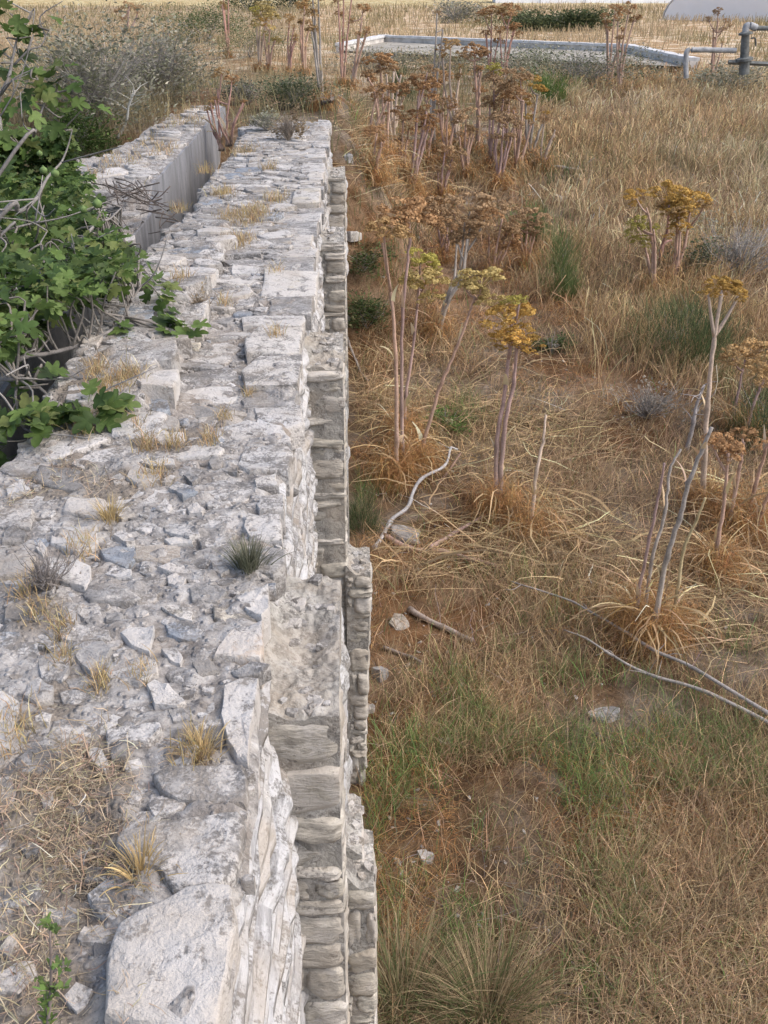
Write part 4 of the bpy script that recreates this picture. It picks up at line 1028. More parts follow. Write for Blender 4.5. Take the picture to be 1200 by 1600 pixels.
F('pink fennel with curled rust head near the right edge', (1117,902), [[(1122,850),(1133,770),(1138,710)]], [(1136,690,28,'rust'),(1114,686,17,'rust')], 'pink', 10, 36, 200)
F('second pink fennel just right of the curled rust head', (1136,838), [[(1150,760),(1158,720),(1162,692)]], [(1162,676,20,'rust')], 'pink', 9, 28, 150)
F('pink fennel stalk leaning out past the right edge', (1165,818), [[(1180,760),(1196,705),(1204,690)]], [(1208,682,16,'rust')], 'pink', 9, 24, 120)
F('lowest pink fennel stalk cut by the right edge', (1176,842), [[(1190,800),(1206,760),(1222,715)]], [(1226,700,18,'rust')], 'pink', 9, 22, 100)
F('broad dun-headed fennel before the green bush at the right edge', (1143,672), [[(1148,640),(1156,600),(1165,560)]], [(1170,542,34,'dun'),(1145,548,20,'dun')], 'mauve', 7, 10, 40)
F('dun-headed fennel right of the broad one, at the picture edge', (1165,692), [[(1172,650),(1186,610),(1196,590)]], [(1192,572,28,'dun')], 'mauve', 7, 10, 40)
F('green-headed slender fennel, left of the three beside the grey shrub', (1018,466), [[(1020,400),(1016,350),(1010,325)]], [(996,345,17,'green'),(994,300,16,'ochre'),(1000,372,14,'green')], 'pink', 6, 10, 40)
F('forked pink fennel in the middle of the three beside the grey shrub', (1028,438), [[(1033,390),(1042,362),(1046,322)],[(1036,385),(1050,375)]], [(1048,296,30,'ochre'),(1040,320,16,'dun')], 'red', 7, 10, 40)
F('curving pink fennel, right of the three beside the grey shrub', (1048,452), [[(1058,420),(1070,385),(1078,328)]], [(1080,308,28,'ochre'),(1062,326,14,'dun'),(1100,318,14,'dun')], 'pink', 8, 10, 40)
F('domed rust-headed fennel nearest the wall end', (604,258), [[(600,200),(597,130),(592,102)]], [(594,88,20,'rust'),(600,102,12,'brown')], 'pink', 6, 30, 130)
F('pale fennel stalk with tiny tuft, right of the domed rust one', (617,257), [[(612,190),(614,135),(616,108)]], [(616,104,7,'rust')], 'pale', 6, 20, 80)
F('front rust-headed fennel of the far thicket, standing on the litter', (640,310), [[(646,250),(651,195),(654,150)]], [(656,126,26,'rust'),(668,106,13,'brown')], 'mauve', 6.5, 34, 150)
F('rust fennel just behind the front one of the far thicket', (665,266), [[(663,215),(667,160)]], [(672,130,15,'rust'),(662,142,12,'rust')], 'pink', 6, 24, 100)
F('sparse-headed pale fennel alone in the thicket middle', (715,242), [[(710,185),(703,130),(704,76)]], [(704,66,16,'dun'),(690,72,8,'rust')], 'pale', 5.5, 24, 100)
F('fennel with dark open head, left of the dense brown cluster', (743,246), [[(746,180),(742,110),(742,86)]], [(742,74,18,'rust'),(728,84,9,'brown'),(757,80,9,'brown')], 'pink', 5.5, 24, 100)
F('brown-headed fennel with a green tuft in the dense cluster', (763,272), [[(769,215),(773,150)]], [(784,118,26,'brown'),(772,102,12,'green')], 'mauve', 6, 28, 120)
F('brown-headed fennel in the centre of the dense cluster', (790,252), [[(793,190),(796,152)]], [(796,132,17,'brown')], 'mauve', 5.5, 24, 100)
F('pink-stemmed brown fennel at the right of the dense cluster', (804,278), [[(812,220),(818,158)]], [(814,112,16,'brown'),(806,140,15,'rust')], 'pink', 6, 26, 110)
F('golden-headed fennel closing the dense cluster on the right', (826,256), [[(832,200),(840,148)]], [(829,126,17,'ochre')], 'grey', 6, 20, 80)
F('thin grey headless fennel rising past the basin rim', (677,241), [[(676,150),(680,80),(683,22)]], [(684,18,5,'brown')], 'grey', 4.5, 16, 60)
F('rust-headed fennel left of the pair against the basin', (766,132), [[(767,80),(768,40)]], [(768,14,14,'rust'),(758,22,8,'dun')], 'red', 4, 8, 30)
F('rust-headed fennel right of the pair against the basin', (786,133), [[(790,75),(795,32)]], [(800,10,17,'rust'),(782,12,9,'dun')], 'red', 4, 8, 30)
F('bare reddish fennel stalk above the channel end', (357,92), [[(357,40),(356,-20)]], [(356,-30,14,'dun')], 'red', 4, 6, 20)
F('yellow-headed fennel left of the pair behind the wall end', (404,113), [[(406,60),(408,22)]], [(410,8,16,'yellow'),(398,12,8,'green')], 'pale', 4.5, 14, 50)
F('lower yellow-headed fennel right of the pair behind the wall end', (420,116), [[(420,70),(422,42)]], [(424,24,13,'yellow'),(412,30,7,'ochre')], 'pink', 4.5, 14, 50)
F('dun-headed fennel midway behind the wall end', (476,119), [[(473,60),(476,16)]], [(475,2,14,'dun')], 'pink', 4.5, 14, 50)
F('dark tall fennel stalk rooted at the wall corner', (506,172), [[(502,110),(498,20),(498,-20)]], [(498,-26,20,'dun')], 'grey', 5, 12, 50)
F('bright pink fennel with pale sheath beyond the wall corner', (534,138), [[(536,60),(537,-10)]], [(537,-20,14,'rust')], 'red', 4.5, 18, 60)
F('curving fennel with rust head, right of the pale-sheathed one', (547,142), [[(558,80),(564,40),(567,18)]], [(568,10,11,'rust'),(551,30,6,'rust')], 'pink', 4.5, 18, 60)
F('brown many-headed fennel in the far dry field at top left', (200,50), [[(200,30),(202,10)],[(212,30),(216,14)]], [(200,6,9,'brown'),(184,14,6,'brown'),(217,10,7,'brown'),(190,28,6,'brown')], 'mauve', 3.5, 6, 10)
F('left of two tall fennels before the basin corner', (950,142), [[(955,80),(960,26)]], [(962,10,12,'rust'),(945,22,7,'rust')], 'pink', 4.5, 8, 20)
F('right of two tall fennels before the basin corner', (967,148), [[(972,80),(981,26)]], [(984,8,12,'rust'),(996,25,7,'rust')], 'pink', 5, 12, 30)
F('open-branched brown fennel in front of the greenhouse', (1113,138), [[(1116,90),(1122,32)]], [(1123,14,8,'brown'),(1107,28,6,'brown'),(1136,30,6,'brown'),(1130,44,5,'brown'),(1141,38,4,'brown')], 'pink', 4.5, 8, 20)
F('short rust fennel between the domed one and the front one', (626,285), [[(628,235),(630,190)]], [(631,172,18,'rust')], 'pink', 6, 28, 130)
F('rust fennel at the back of the thicket, behind the pale lone one', (690,225), [[(692,170),(694,130)]], [(694,116,15,'rust'),(684,124,9,'brown')], 'pink', 5, 22, 90)
F('low brown fennel in front of the dense cluster', (778,300), [[(782,250),(786,205)]], [(787,182,22,'brown')], 'mauve', 6, 30, 140)
F('low brown fennel between the front one and the dense cluster', (728,285), [[(726,235),(728,195)]], [(729,176,18,'brown')], 'pink', 6, 30, 140)
F('leaning brown fennel left of the front one, by the wall end', (575,235), [[(580,190),(588,150)]], [(590,136,15,'rust')], 'pink', 5.5, 26, 110)
F('broad brown-headed fennel in mid slope above the pale yellow heads', (690,410), [[(692,370),(690,335)]], [(690,315,30,'brown'),(665,330,18,'rust')], 'mauve', 6, 14, 60)
F('faint brown fennel right of the broad brown head', (820,420), [[(822,385),(824,350)]], [(824,332,24,'brown')], 'pink', 6, 12, 60)
F('twin brown fennel deep in the thicket beside the basin side', (700,262), [[(698,215),(700,172)]], [(700,156,13,'brown'),(710,165,8,'rust')], 'pink', 5, 26, 110)
F('slim rust fennel at the right rear of the thicket', (812,240), [[(815,190),(818,160)]], [(819,148,11,'rust')], 'pink', 5, 20, 90)
F('slim brown fennel between the golden head and the bright bush', (846,270), [[(846,230),(850,195)]], [(851,182,12,'brown')], 'pale', 5, 20, 90)
F('low rust fennel at the wall-side edge of the thicket', (582,285), [[(584,250),(588,215)]], [(589,200,15,'rust')], 'pink', 5.5, 28, 130)
F('dry fennel at the thicket foot, in front of the low brown ones', (690,318), [[(690,280),(694,245)]], [(695,230,16,'brown')], 'mauve', 5.5, 30, 140)
F('reddish fennel left of the dark tall stalk at the wall corner', (452,120), [[(450,70),(452,35)]], [(452,25,9,'dun')], 'red', 4, 14, 50)
for lab, x, yb_, xt, yt, ub in (('left red fennel stalk growing inside the channel', 343, 232, 340, 140, (346,110,11,'dun')), ('right red fennel stalk growing inside the channel', 354, 225, 359, 150, (362,120,11,'rust'))):
    F(lab, (x, yb_), [[(x, yb_-35), (xt, yt)]], [ub], 'red', 5, 3, 0, at_pt=atY(x, yb_, 14.6))

# ------------------------------------------------------------------ shrubs, weeds, tufts
def in_ball(n, rx, ry, rz, shell=.35):
    u = R.normal(size=(n, 3)); u /= np.linalg.norm(u, axis=1)[:, None]; r = (shell+(1-shell)*R.random(n))**.6
    return u*r[:, None]*np.array([rx, ry, rz])
def shrub(name, label, cat, c, w, h, kind, n, cols, group=None, blade=(.02, .05), bw=.008, twigs=40, twig_col=GREYT, part='foliage', flat=.5):
    """c: base point; w half width, h height (metres)"""
    t = thing(name, label, cat, c, group); a = Acc()
    if twigs:
        b = Acc(); az = R.uniform(0, 6.28, twigs); k = twigs
        for i in range(k):
            th = R.uniform(.05, .9); L = h*R.uniform(.6, 1.05)/max(.5, math.cos(th)*1.1); P = [np.zeros(3)]; d = np.array([math.sin(th)*math.cos(az[i])*w/h*1.3, math.sin(th)*math.sin(az[i])*w/h*1.3, math.cos(th)])
            for s in range(4): P.append(P[-1]+d*L/4+R.normal(0, .05, 3)*L*np.array([1, 1, .4])); 
            tube(b, np.array(P), np.linspace(1, .3, 5)*bw*.7, twig_col*np.exp(R.normal(0, .2)), 3, False)
            for s in range(3):
                q = P[2+s//2]; e = q+R.normal(0, .16, 3)*h*np.array([1, 1, .7])+np.array([0, 0, .08*h]); tube(b, np.array([q, (q+e)/2+R.normal(0, .02, 3)*h, e]), np.array([.5, .35, .2])*bw*.7, twig_col*np.exp(R.normal(0, .2)), 3, False)
        link('branches', b.mesh('branches', M['bark']), t)
    if n:
        ncl = max(7, n//110); cc = in_ball(ncl, w*1.05, w*1.05, h*.5, .35)*np.exp(R.normal(0, .25, (ncl, 1)))+np.array([0, 0, h*.42]); ks = (ncl*R.random(n)**1.4).astype(int)
        P = cc[ks]+R.normal(0, 1, (n, 3))*np.array([w, w, h*.6])*.26; P = P[P[:, 2] > 0]; m = len(P)
        az = np.arctan2(P[:, 1], P[:, 0])+R.normal(0, .8, m); col = np.array(cols)[R.integers(0, len(cols), m)]*np.exp(R.normal(0, .25, (m, 1)))
        if kind == 'leafy': blades(a, P, R.uniform(*blade, m), az, R.uniform(.5, 1.3, m), R.uniform(1., 2., m), R.uniform(*blade, m)*.6, col, 2, .3)
        elif kind == 'feather': blades(a, P-np.array([0, 0, .1*h]), R.uniform(*blade, m), az, R.uniform(.0, .7, m), R.uniform(.2, 1.1, m), bw, col, 3, .3, None, .2)
        elif kind == 'tuft':
            B = np.column_stack([R.normal(0, w*.3, n), R.normal(0, w*.3, n), np.zeros(n)]); az = np.arctan2(B[:, 1], B[:, 0])+R.normal(0, .5, n); r_ = np.hypot(B[:, 0], B[:, 1])/w
            blades(a, B, R.uniform(*blade, n), az, np.clip(r_*.6, 0, .8), np.clip(r_*1.2+R.uniform(0, flat, n), 0, 2.4), bw, np.array(cols)[R.integers(0, len(cols), n)]*np.exp(R.normal(0, .22, (n, 1))), 4, .25, None, .1)
        link(part, a.mesh(part, M['veg']), t)['kind'] = 'stuff'
    return t
def gshrub(name, label, px, py, wpx, hpx, kind, n, cols, **k):
    c = og(px, py); m = pxm(c[1], py); cat = k.pop('cat', 'shrub'); return shrub(name, label, cat, c, wpx*m, hpx*m*1.05, kind, n, cols, **k)
gm = [(.08, .125, .045), (.11, .155, .055), (.06, .09, .035), (.20, .19, .10)]; gb = [(.12, .20, .05), (.16, .25, .07), (.09, .15, .04)]; gg = [(.29, .29, .215), (.24, .25, .165), (.36, .34, .27)]; fg = [(.125, .175, .075), (.15, .20, .09), (.10, .14, .06)]; ff = [(.10, .135, .06), (.13, .165, .075), (.075, .10, .045), (.24, .21, .12)]
gshrub('weed_clump', 'dark green leafy weed against the third buttress', 568, 425, 30, 40, 'leafy', 1500, gm, cat='weed', blade=(.02, .06), twigs=10)
gshrub('weed_clump', 'larger green weed between the second buttress and the fennels', 572, 515, 32, 48, 'leafy', 1900, gm, cat='weed', blade=(.02, .06), twigs=10)
gshrub('weed_clump', 'small bright green weed among the fennel stems', 700, 668, 30, 34, 'leafy', 900, gb, cat='weed', blade=(.02, .05), twigs=8)
gshrub('weed_clump', 'grassy dark green clump above the lower footing', 565, 835, 22, 70, 'feather', 1500, ff, cat='weed', blade=(.06, .18), bw=.004, twigs=0)
gshrub('feathery_bush', 'feathery fresh green fennel bush below the white sheath', 1070, 560, 75, 90, 'feather', 5200, fg+ff, blade=(.08, .2), bw=.006, twigs=10)
gshrub('feathery_bush', 'feathery green bush behind the dun-headed fennels at right', 1180, 690, 45, 95, 'feather', 2800, fg+ff, blade=(.08, .2), bw=.006, twigs=8)
gshrub('feathery_bush', 'narrow green feathery plant in the mid slope', 872, 465, 26, 90, 'feather', 1800, [(.15, .22, .08), (.19, .24, .10)], blade=(.10, .26), bw=.006, twigs=4)
gshrub('feathery_bush', 'small green feathery plant left of the narrow one, uphill', 830, 380, 24, 50, 'feather', 1400, [(.15, .22, .08), (.19, .24, .10)], blade=(.10, .26), bw=.007, twigs=4)
gshrub('weed_clump', 'low green weed right of the ochre-headed fennel', 862, 552, 26, 36, 'leafy', 800, gm, cat='weed', blade=(.02, .05), twigs=8)
gshrub('feathery_bush', 'green bush between the domed fennel and the basin', 632, 160, 18, 48, 'feather', 1500, ff, blade=(.1, .25), bw=.012, twigs=4)
gshrub('feathery_bush', 'bright green bush at the foot of the golden fennel', 862, 165, 26, 50, 'feather', 2200, gb, blade=(.1, .25), bw=.012, twigs=4)
gshrub('grey_shrub', 'wide grey-green shrub hiding the basin side', 905, 140, 110, 62, 'leafy', 6500, gg+[(.09, .12, .06)], blade=(.05, .12), bw=.02, twigs=60)
gshrub('grey_shrub', 'grey-green shrub before the basin, left of the wide one', 790, 122, 50, 40, 'leafy', 2200, gg, blade=(.05, .12), bw=.02, twigs=24)
gshrub('grey_shrub', 'grey-green shrub by the standpipe', 1130, 150, 60, 45, 'leafy', 2600, gg, blade=(.05, .12), bw=.02, twigs=20)
gshrub('grey_shrub', 'grey twiggy shrub at the right edge under the golden grass', 1150, 440, 75, 90, 'leafy', 900, gg, blade=(.02, .05), bw=.012, twigs=150)
gshrub('grey_shrub', 'dark green shrub under the grey twigs, right of three fennels', 1080, 440, 50, 60, 'leafy', 1800, [(.09, .12, .06), (.12, .14, .08)], blade=(.03, .07), bw=.01, twigs=30)
gshrub('grey_shrub', 'low grey dead bush in the open middle slope', 1010, 655, 60, 60, 'leafy', 600, [(.30, .27, .22)], blade=(.02, .05), bw=.007, twigs=90)
# behind and left of the walls
gshrub('grey_shrub', 'loose grey-green brush in front of the basin left end', 585, 112, 55, 34, 'leafy', 2200, gg, blade=(.05, .12), bw=.02, twigs=40)
gshrub('grey_shrub', 'low brown-green brush before the middle of the basin', 690, 112, 60, 30, 'leafy', 2200, [(.30, .27, .17), (.22, .22, .13)], blade=(.05, .12), bw=.02, twigs=40)
gshrub('green_shrub', 'soft green weeds behind the channel mouth', 390, 90, 60, 40, 'leafy', 2600, [(.17, .20, .10), (.22, .22, .12)], blade=(.04, .1), bw=.014, twigs=20)
gshrub('grey_shrub', 'large grey-green bush left of the channel wall', 150, 195, 100, 130, 'leafy', 6000, gg, blade=(.03, .09), bw=.014, twigs=120)
gshrub('grey_shrub', 'grey-green bush close behind the channel wall', 250, 165, 75, 110, 'leafy', 5200, gg, blade=(.03, .09), bw=.014, twigs=110)
gshrub('grey_shrub', 'bushy green weed at the foot of the left bushes', 130, 245, 50, 70, 'leafy', 3000, [(.11, .17, .05), (.08, .13, .04)], blade=(.03, .08), bw=.012, twigs=20)
gshrub('green_shrub', 'soft green shrub left of the bare reddish fennel', 325, 66, 55, 50, 'leafy', 4200, [(.12, .16, .07), (.10, .14, .06), (.16, .19, .09)], blade=(.06, .14), bw=.02, twigs=20)
gshrub('green_shrub', 'grey-green leafy shrub growing on the wall end', 455, 168, 52, 46, 'leafy', 3600, [(.15, .18, .10), (.12, .15, .08), (.20, .21, .13)], blade=(.025, .06), bw=.008, twigs=40)
gshrub('grey_shrub', 'dark twiggy shrub filling the channel mouth', 385, 165, 34, 38, 'leafy', 1500, [(.10, .115, .08), (.14, .15, .11)], blade=(.02, .05), bw=.008, twigs=60)
gshrub('dark_bush', 'blackish green bush on the skyline above the channel', 388, 18, 32, 36, 'leafy', 2500, [(.035, .055, .025), (.05, .075, .03)], blade=(.1, .25), bw=.04, twigs=10)
gshrub('dark_bush', 'second blackish bush on the skyline, right of the first', 452, 16, 26, 34, 'leafy', 2200, [(.035, .055, .025), (.05, .075, .03)], blade=(.1, .25), bw=.04, twigs=10)
gshrub('grey_shrub', 'pale grey bush beyond the basin', 712, 36, 40, 30, 'leafy', 2200, gg+[(.32, .31, .29)], blade=(.1, .25), bw=.04, twigs=30)
gshrub('green_shrub', 'long dark green thicket beyond the basin', 880, 48, 65, 26, 'leafy', 4200, [(.10, .13, .06), (.14, .16, .08), (.07, .09, .045)], blade=(.12, .3), bw=.04, twigs=10)
gshrub('green_shrub', 'low green thicket left of the long one beyond the basin', 830, 46, 40, 22, 'leafy', 2400, [(.12, .14, .07), (.16, .17, .09)], blade=(.12, .3), bw=.04, twigs=8)
# tussock at the near foot of the wall
c = og(628, 1590)
shrub('grass_tussock', 'arching green and straw grass tussock at the wall foot', 'grass', c, .34, .6, 'tuft', 800, [(.17, .205, .09), (.14, .17, .07), (.40, .31, .19), (.34, .27, .17), (.28, .24, .14)], blade=(.2, .62), bw=.006, twigs=0, part='blades', flat=1.6)
c = og(760, 1600)
shrub('grass_tussock', 'looser straw tussock right of the green one', 'grass', c, .3, .4, 'tuft', 900, [(.40, .31, .19), (.34, .26, .16), (.16, .19, .08)], blade=(.25, .6), bw=.005, twigs=0, part='blades', flat=1.6)
def wp(px, py, dz=0.):
    p = at(px, py, 0.); z = float(ztop(p[0], p[1])); return at(px, py, z+dz)
shrub('cushion_plant', 'spiky grey-green cushion tuft at the right wall edge', 'plant', wp(388, 893), .055, .1, 'tuft', 330, [(.20, .21, .14), (.27, .26, .19), (.14, .15, .10)], blade=(.07, .125), bw=.0032, twigs=0, part='needles', flat=.5)
shrub('dry_shrublet', 'dead grey thorny shrublet on the left of the wall top', 'plant', wp(75, 925), .11, .15, 'leafy', 0, gg, twigs=55, bw=.0035, twig_col=np.array([.30, .27, .25]))
shrub('dry_shrublet', 'dead brown tuft beside the raised edge block', 'plant', wp(318, 492), .07, .15, 'leafy', 120, [(.36, .29, .2)], twigs=36, bw=.004, blade=(.01, .03), twig_col=np.array([.30, .24, .18]))
shrub('dry_shrublet', 'rounded dry shrublet near the far end of the wall', 'plant', wp(450, 220), .16, .3, 'leafy', 500, [(.36, .27, .17), (.30, .25, .17)], twigs=70, bw=.007, blade=(.02, .05), twig_col=np.array([.31, .26, .21]))
shrub('dry_shrublet', 'grey twiggy shrublet left of the rounded dry one', 'plant', wp(418, 205), .22, .2, 'leafy', 500, gg, twigs=60, bw=.007, blade=(.02, .05), twig_col=np.array([.33, .31, .29]))
shrub('dry_tuft', 'golden dry grass tuft above the big near block', 'grass', wp(222, 1368), .05, .09, 'tuft', 90, [(.55, .41, .2), (.48, .36, .19)], blade=(.04, .11), bw=.0035, twigs=0, part='blades', flat=.9)
shrub('dry_tuft', 'golden dry grass tuft on the right of the near wall top', 'grass', wp(316, 1178), .06, .09, 'tuft', 130, [(.55, .41, .2), (.48, .36, .19), (.6, .48, .27)], blade=(.03, .09), bw=.003, twigs=0, part='blades', flat=1.1)
shrub('dry_tuft', 'yellow grass tuft beside the square pale slab', 'grass', wp(172, 812), .07, .1, 'tuft', 130, [(.55, .43, .22), (.5, .38, .2)], blade=(.04, .1), bw=.003, twigs=0, part='blades', flat=1.1)
def sprig():
    b = wp(70, 1640); t = thing('leafy_sprig', 'thin green-leaved sprig at the lower left corner', 'plant', b); a = Acc(); l_ = Acc()
    top = atY(78, 1450, b[1]+.03)-b; P = smooth_path([np.zeros(3), top*.5+np.array([.006, 0, 0]), top], 6); tube(a, P, np.linspace(.0045, .0018, len(P)), (.24, .20, .18), 5)
    for i in range(16):
        q = P[R.integers(2, len(P))]; e = q+np.array([R.normal(0, .035), R.normal(0, .03), R.uniform(.0, .045)]); tube(a, np.array([q, e]), [.0014, .0008], (.24, .2, .18), 3, False)
        n = 7; s = R.random(n)[:, None]; B = q*(1-s)+e*s; blades(l_, B, R.uniform(.012, .022, n), R.uniform(0, 6.28, n), R.uniform(.4, 1.2, n), R.uniform(1., 1.8, n), R.uniform(.007, .011, n), jit((.16, .235, .07), n, .2), 3, .35)
    link('stem', a.mesh('stem', M['bark'], True), t); link('foliage', l_.mesh('foliage', M['veg']), t)['kind'] = 'stuff'
sprig()

# dry grass and straw on the wall top
WG = [(100,1300,85,1500,1),(40,1270,60,700,1),(150,1230,50,420,1),(160,1350,50,500,1),(60,1440,50,420,1),(110,1200,45,260,1),(190,1400,40,260,1),(60,1560,50,420,1),(200,1560,25,90,1),(230,700,16,120,0),(240,748,18,130,0),(275,697,16,110,0),(330,690,14,90,0),(352,655,12,80,0),(165,612,18,220,0),(200,592,22,260,0),(150,585,20,200,0),(130,640,22,200,0),(432,527,10,70,0),(435,430,9,40,0),(400,335,22,320,0),(375,380,18,200,0),(350,305,16,220,0),(430,315,14,160,0),(350,475,12,60,0),(285,445,14,90,0),(130,862,22,140,0),(100,1040,14,70,0),(155,1073,14,110,0),(60,965,18,90,0),(95,988,16,90,0),(20,1150,30,200,0),(300,1180,22,120,0),(40,925,20,90,0),(220,1060,14,60,0),(365,350,20,200,0),(380,240,20,160,0),(320,270,14,120,0),(280,330,14,80,0),(420,265,12,90,0),(215,640,10,60,0),(100,740,30,220,1),(40,770,26,160,1),(150,760,24,150,1),(390,620,8,40,0)]
def wall_grass():
    a = Acc()
    for x, y, r, n, flat in WG:
        c = wp(x, y); m = pxm(c[1], y)*r; P = around(c, m*.6, int(n*(.62 if flat else 1)), m*1.1); P = P[(P[:, 0] < -.29) & (P[:, 0] > -1.5)]; k = len(P); B = np.column_stack([P, ztop(P[:, 0], P[:, 1])+.004])
        sc = (1+.09*c[1])
        if flat:
            f = R.random(k) < .75; B[:, 2] += R.uniform(0, .02, k)
            blades(a, B, R.uniform(.015, .07, k), R.uniform(0, 6.28, k), np.where(f, R.uniform(1.3, 1.6, k), R.uniform(0, .8, k)), np.where(f, R.uniform(1.3, 1.8, k), R.uniform(.5, 1.4, k)), R.uniform(.0016, .003, k), jit((.50, .40, .28), k, .35), 3, .4, ztop(P[:, 0], P[:, 1]), .3)
        else:
            blades(a, B, R.uniform(.02, .07, k)*sc, R.uniform(0, 6.28, k), R.uniform(0, .6, k), R.uniform(.4, 1.7, k), .0024*sc**.8, jit((.50, .38, .21), k, .28), 3, .3, None, .2)
    P = np.column_stack([R.uniform(-2.6, -1.95, 1800), R.uniform(10.5, 17, 1800)]); P = P[R.random(len(P)) < ss(.5, .62, fbm(P[:, 0]*2, P[:, 1]*1.2, 251, 3))]; k = len(P)
    blades(a, np.column_stack([P, ztop2(P[:, 0], P[:, 1])]), R.uniform(.04, .14, k), R.uniform(0, 6.28, k), R.uniform(0, .6, k), R.uniform(.4, 1.7, k), .006, jit((.50, .38, .22), k, .25), 3, .3)
    stuff(link('wall_grass', a.mesh('wall_grass', M['veg'])), 'dry straw and thin grass growing on the wall top', 'grass')
wall_grass()

# ------------------------------------------------------------------ loose rocks
RB = block_meshes('rock', M['rock'], 6, rough=.07)
def rock(label, px, py, wpx, hpx, tint=(.46, .45, .44), dz=.55, rot=None):
    tint = np.array(tint)*.8
    c = og(px, py); m = pxm(c[1], py); w, h = wpx*m, hpx*m; V, F3, F4 = stone_geo(blob(w*.5, w*.42, 9, R.uniform(0, 3), .14), h*(1-dz), h*dz, 14, .5, R.normal(0, .2, 2))
    tag(link('rock', mesh_np('rock', V, [F4, F3], M['rock'], None, True, 40), None, c, rot or (0, 0, 0), None, tint), label, 'rock', 'loose rocks on the ground')
rock('upright pale rock leaning by the lower footing of the wall', 593, 1056, 30, 34, (.50, .49, .48))
rock('small flat rock just below the upright pale one', 577, 1112, 16, 22)
rock('buff rounded rock in the stubble above the upright pale one', 624, 978, 32, 18, (.44, .38, .30))
rock('pinkish white rock alone in the stubble at lower right', 1150, 1382, 32, 24, (.56, .49, .45))
rock('pale slab half buried in the green grass right of centre', 942, 1118, 46, 16, (.40, .39, .37))
rock('pale flat slab by the fallen pale stalk', 642, 838, 60, 14, (.42, .40, .38))
rock('white stone chip below the fallen grey poles', 800, 1146, 20, 10, (.6, .59, .58))
rock('grey block lying beside the far wall end', 544, 248, 14, 14, (.42, .42, .42))
rock('pale flat rock next to the third buttress', 552, 368, 26, 12, (.50, .49, .48))
rock('dark grey rock touching the third buttress', 534, 372, 12, 18, (.34, .34, .34))
rock('small pale rock beside the green weed by the wall', 541, 500, 16, 16, (.46, .45, .43))
rock('pale stone in the bare patch under the far thicket', 875, 312, 26, 12, (.45, .43, .40))
rock('buried grey stone near the tussock', 665, 1340, 34, 12, (.38, .37, .35))
rock('grey stone at the bottom beside the tussock', 790, 1560, 40, 14, (.36, .36, .35))
rock('small white stone right of the big footing', 696, 1160, 18, 9, (.55, .54, .52))

# ------------------------------------------------------------------ fallen stalks and sticks
def stick(name, label, pts, r0, r1, col, lift=.03, twigs=0, cat='branch', rise=None):
    P = np.array([og(x, y) for x, y in pts]); P[:, 2] += lift
    if rise is not None: 
        Y = P[0][1]; P = np.array([P[0]]+[atY(x, y, Y+dy) for (x, y), dy in zip(pts[1:], rise)])
    b = P[0].copy(); Q = smooth_path(P-b, 5); k = len(Q); m = pxm(b[1], pts[0][1]); kk = np.arange(0, k+3, 3)
    Q[1:] += np.stack([np.interp(np.arange(k), kk, R.normal(0, 1.6*m, len(kk))) for _ in range(3)], 1)[1:]*np.array([1, 1, .5])
    t = thing(name, label, cat, b); a = Acc(); cc = np.array(col)[None]*np.exp(R.normal(0, .1, (k, 1))); rr2 = np.linspace(r0, r1, k)*m*np.exp(R.normal(0, .08, k)); rr2[::5] *= 1.25; cc[::5] *= .75; tube(a, Q, rr2, cc, 7); link('stem', a.mesh('stem', M['bark'], True), t)
    for i in range(twigs):
        a = Acc(); q = Q[R.integers(k//3, k)]; L = R.uniform(15, 45)*m; d = R.normal(size=3); d[2] = abs(d[2])*.8; d /= np.linalg.norm(d); tube(a, smooth_path([q, q+d*L*.5+R.normal(0, .1, 3)*L, q+d*L], 3), np.linspace(r1*.7, r1*.25, 7)*m, np.array(col)*.95, 5); link('twig', a.mesh('twig', M['bark'], True), t)
stick('fallen_stalk', 'long grey dead stalk lying down to the right edge, upper of two', [(1230,1165),(1080,1072),(1010,1036),(930,985),(870,956),(797,932)], 3.8, 1.4, (.38, .35, .33), .16, 5)
stick('fallen_stalk', 'long grey dead stalk lying just below the other one', [(1230,1172),(1100,1105),(1010,1075),(960,1050),(915,1020),(880,1006)], 3.6, 1.2, (.40, .365, .34), .14, 5)
stick('fallen_stalk', 'pale silvery bent stalk leaning up from the footing corner', [(584,864),(610,816),(640,790),(655,750),(690,730),(705,700),(715,702)], 3.6, 1.7, (.46, .45, .45), .05, 1, rise=[.5,.8,1.2,1.5,1.8,1.9])
stick('fallen_stalk', 'dark brown stalk beside the silvery bent one', [(622,812),(655,785),(690,750),(720,708)], 3.6, 1.8, (.25, .17, .13), .03, 0, rise=[.4,.8,1.2])
stick('fallen_stalk', 'reddish fallen fennel stalk in the straw below the ochre-headed fennel', [(600,842),(640,862),(690,868),(740,880),(775,890)], 4.5, 3, (.46, .32, .27), .04)
stick('fallen_stalk', 'reddish stalk rising from the fallen one to the ochre-headed fennel', [(670,866),(710,842),(770,806)], 3.6, 2.4, (.44, .31, .28), .06)
stick('fallen_stalk', 'weathered stick in the stubble above the upright pale rock', [(640,956),(690,985),(738,1004)], 4.5, 3.5, (.36, .30, .26), .03)
stick('fallen_stalk', 'thin dark stick lying right of the upright pale rock', [(598,1016),(640,1030),(660,1040)], 3, 2, (.30, .25, .22), .03)
stick('fallen_stalk', 'short dark stick below the weathered one', [(700,1040),(740,1050)], 3.2, 2.2, (.28, .24, .22), .03)
stick('fallen_branch', 'bleached branch lying in the grass below the golden fennel', [(830,262),(880,270),(936,278)], 2.6, 1.4, (.55, .52, .50), .12, 5)
stick('fallen_branch', 'dark forked branch at the far wall corner', [(505,176),(520,168),(540,154)], 3.2, 1.5, (.20, .16, .13), .15, 3)
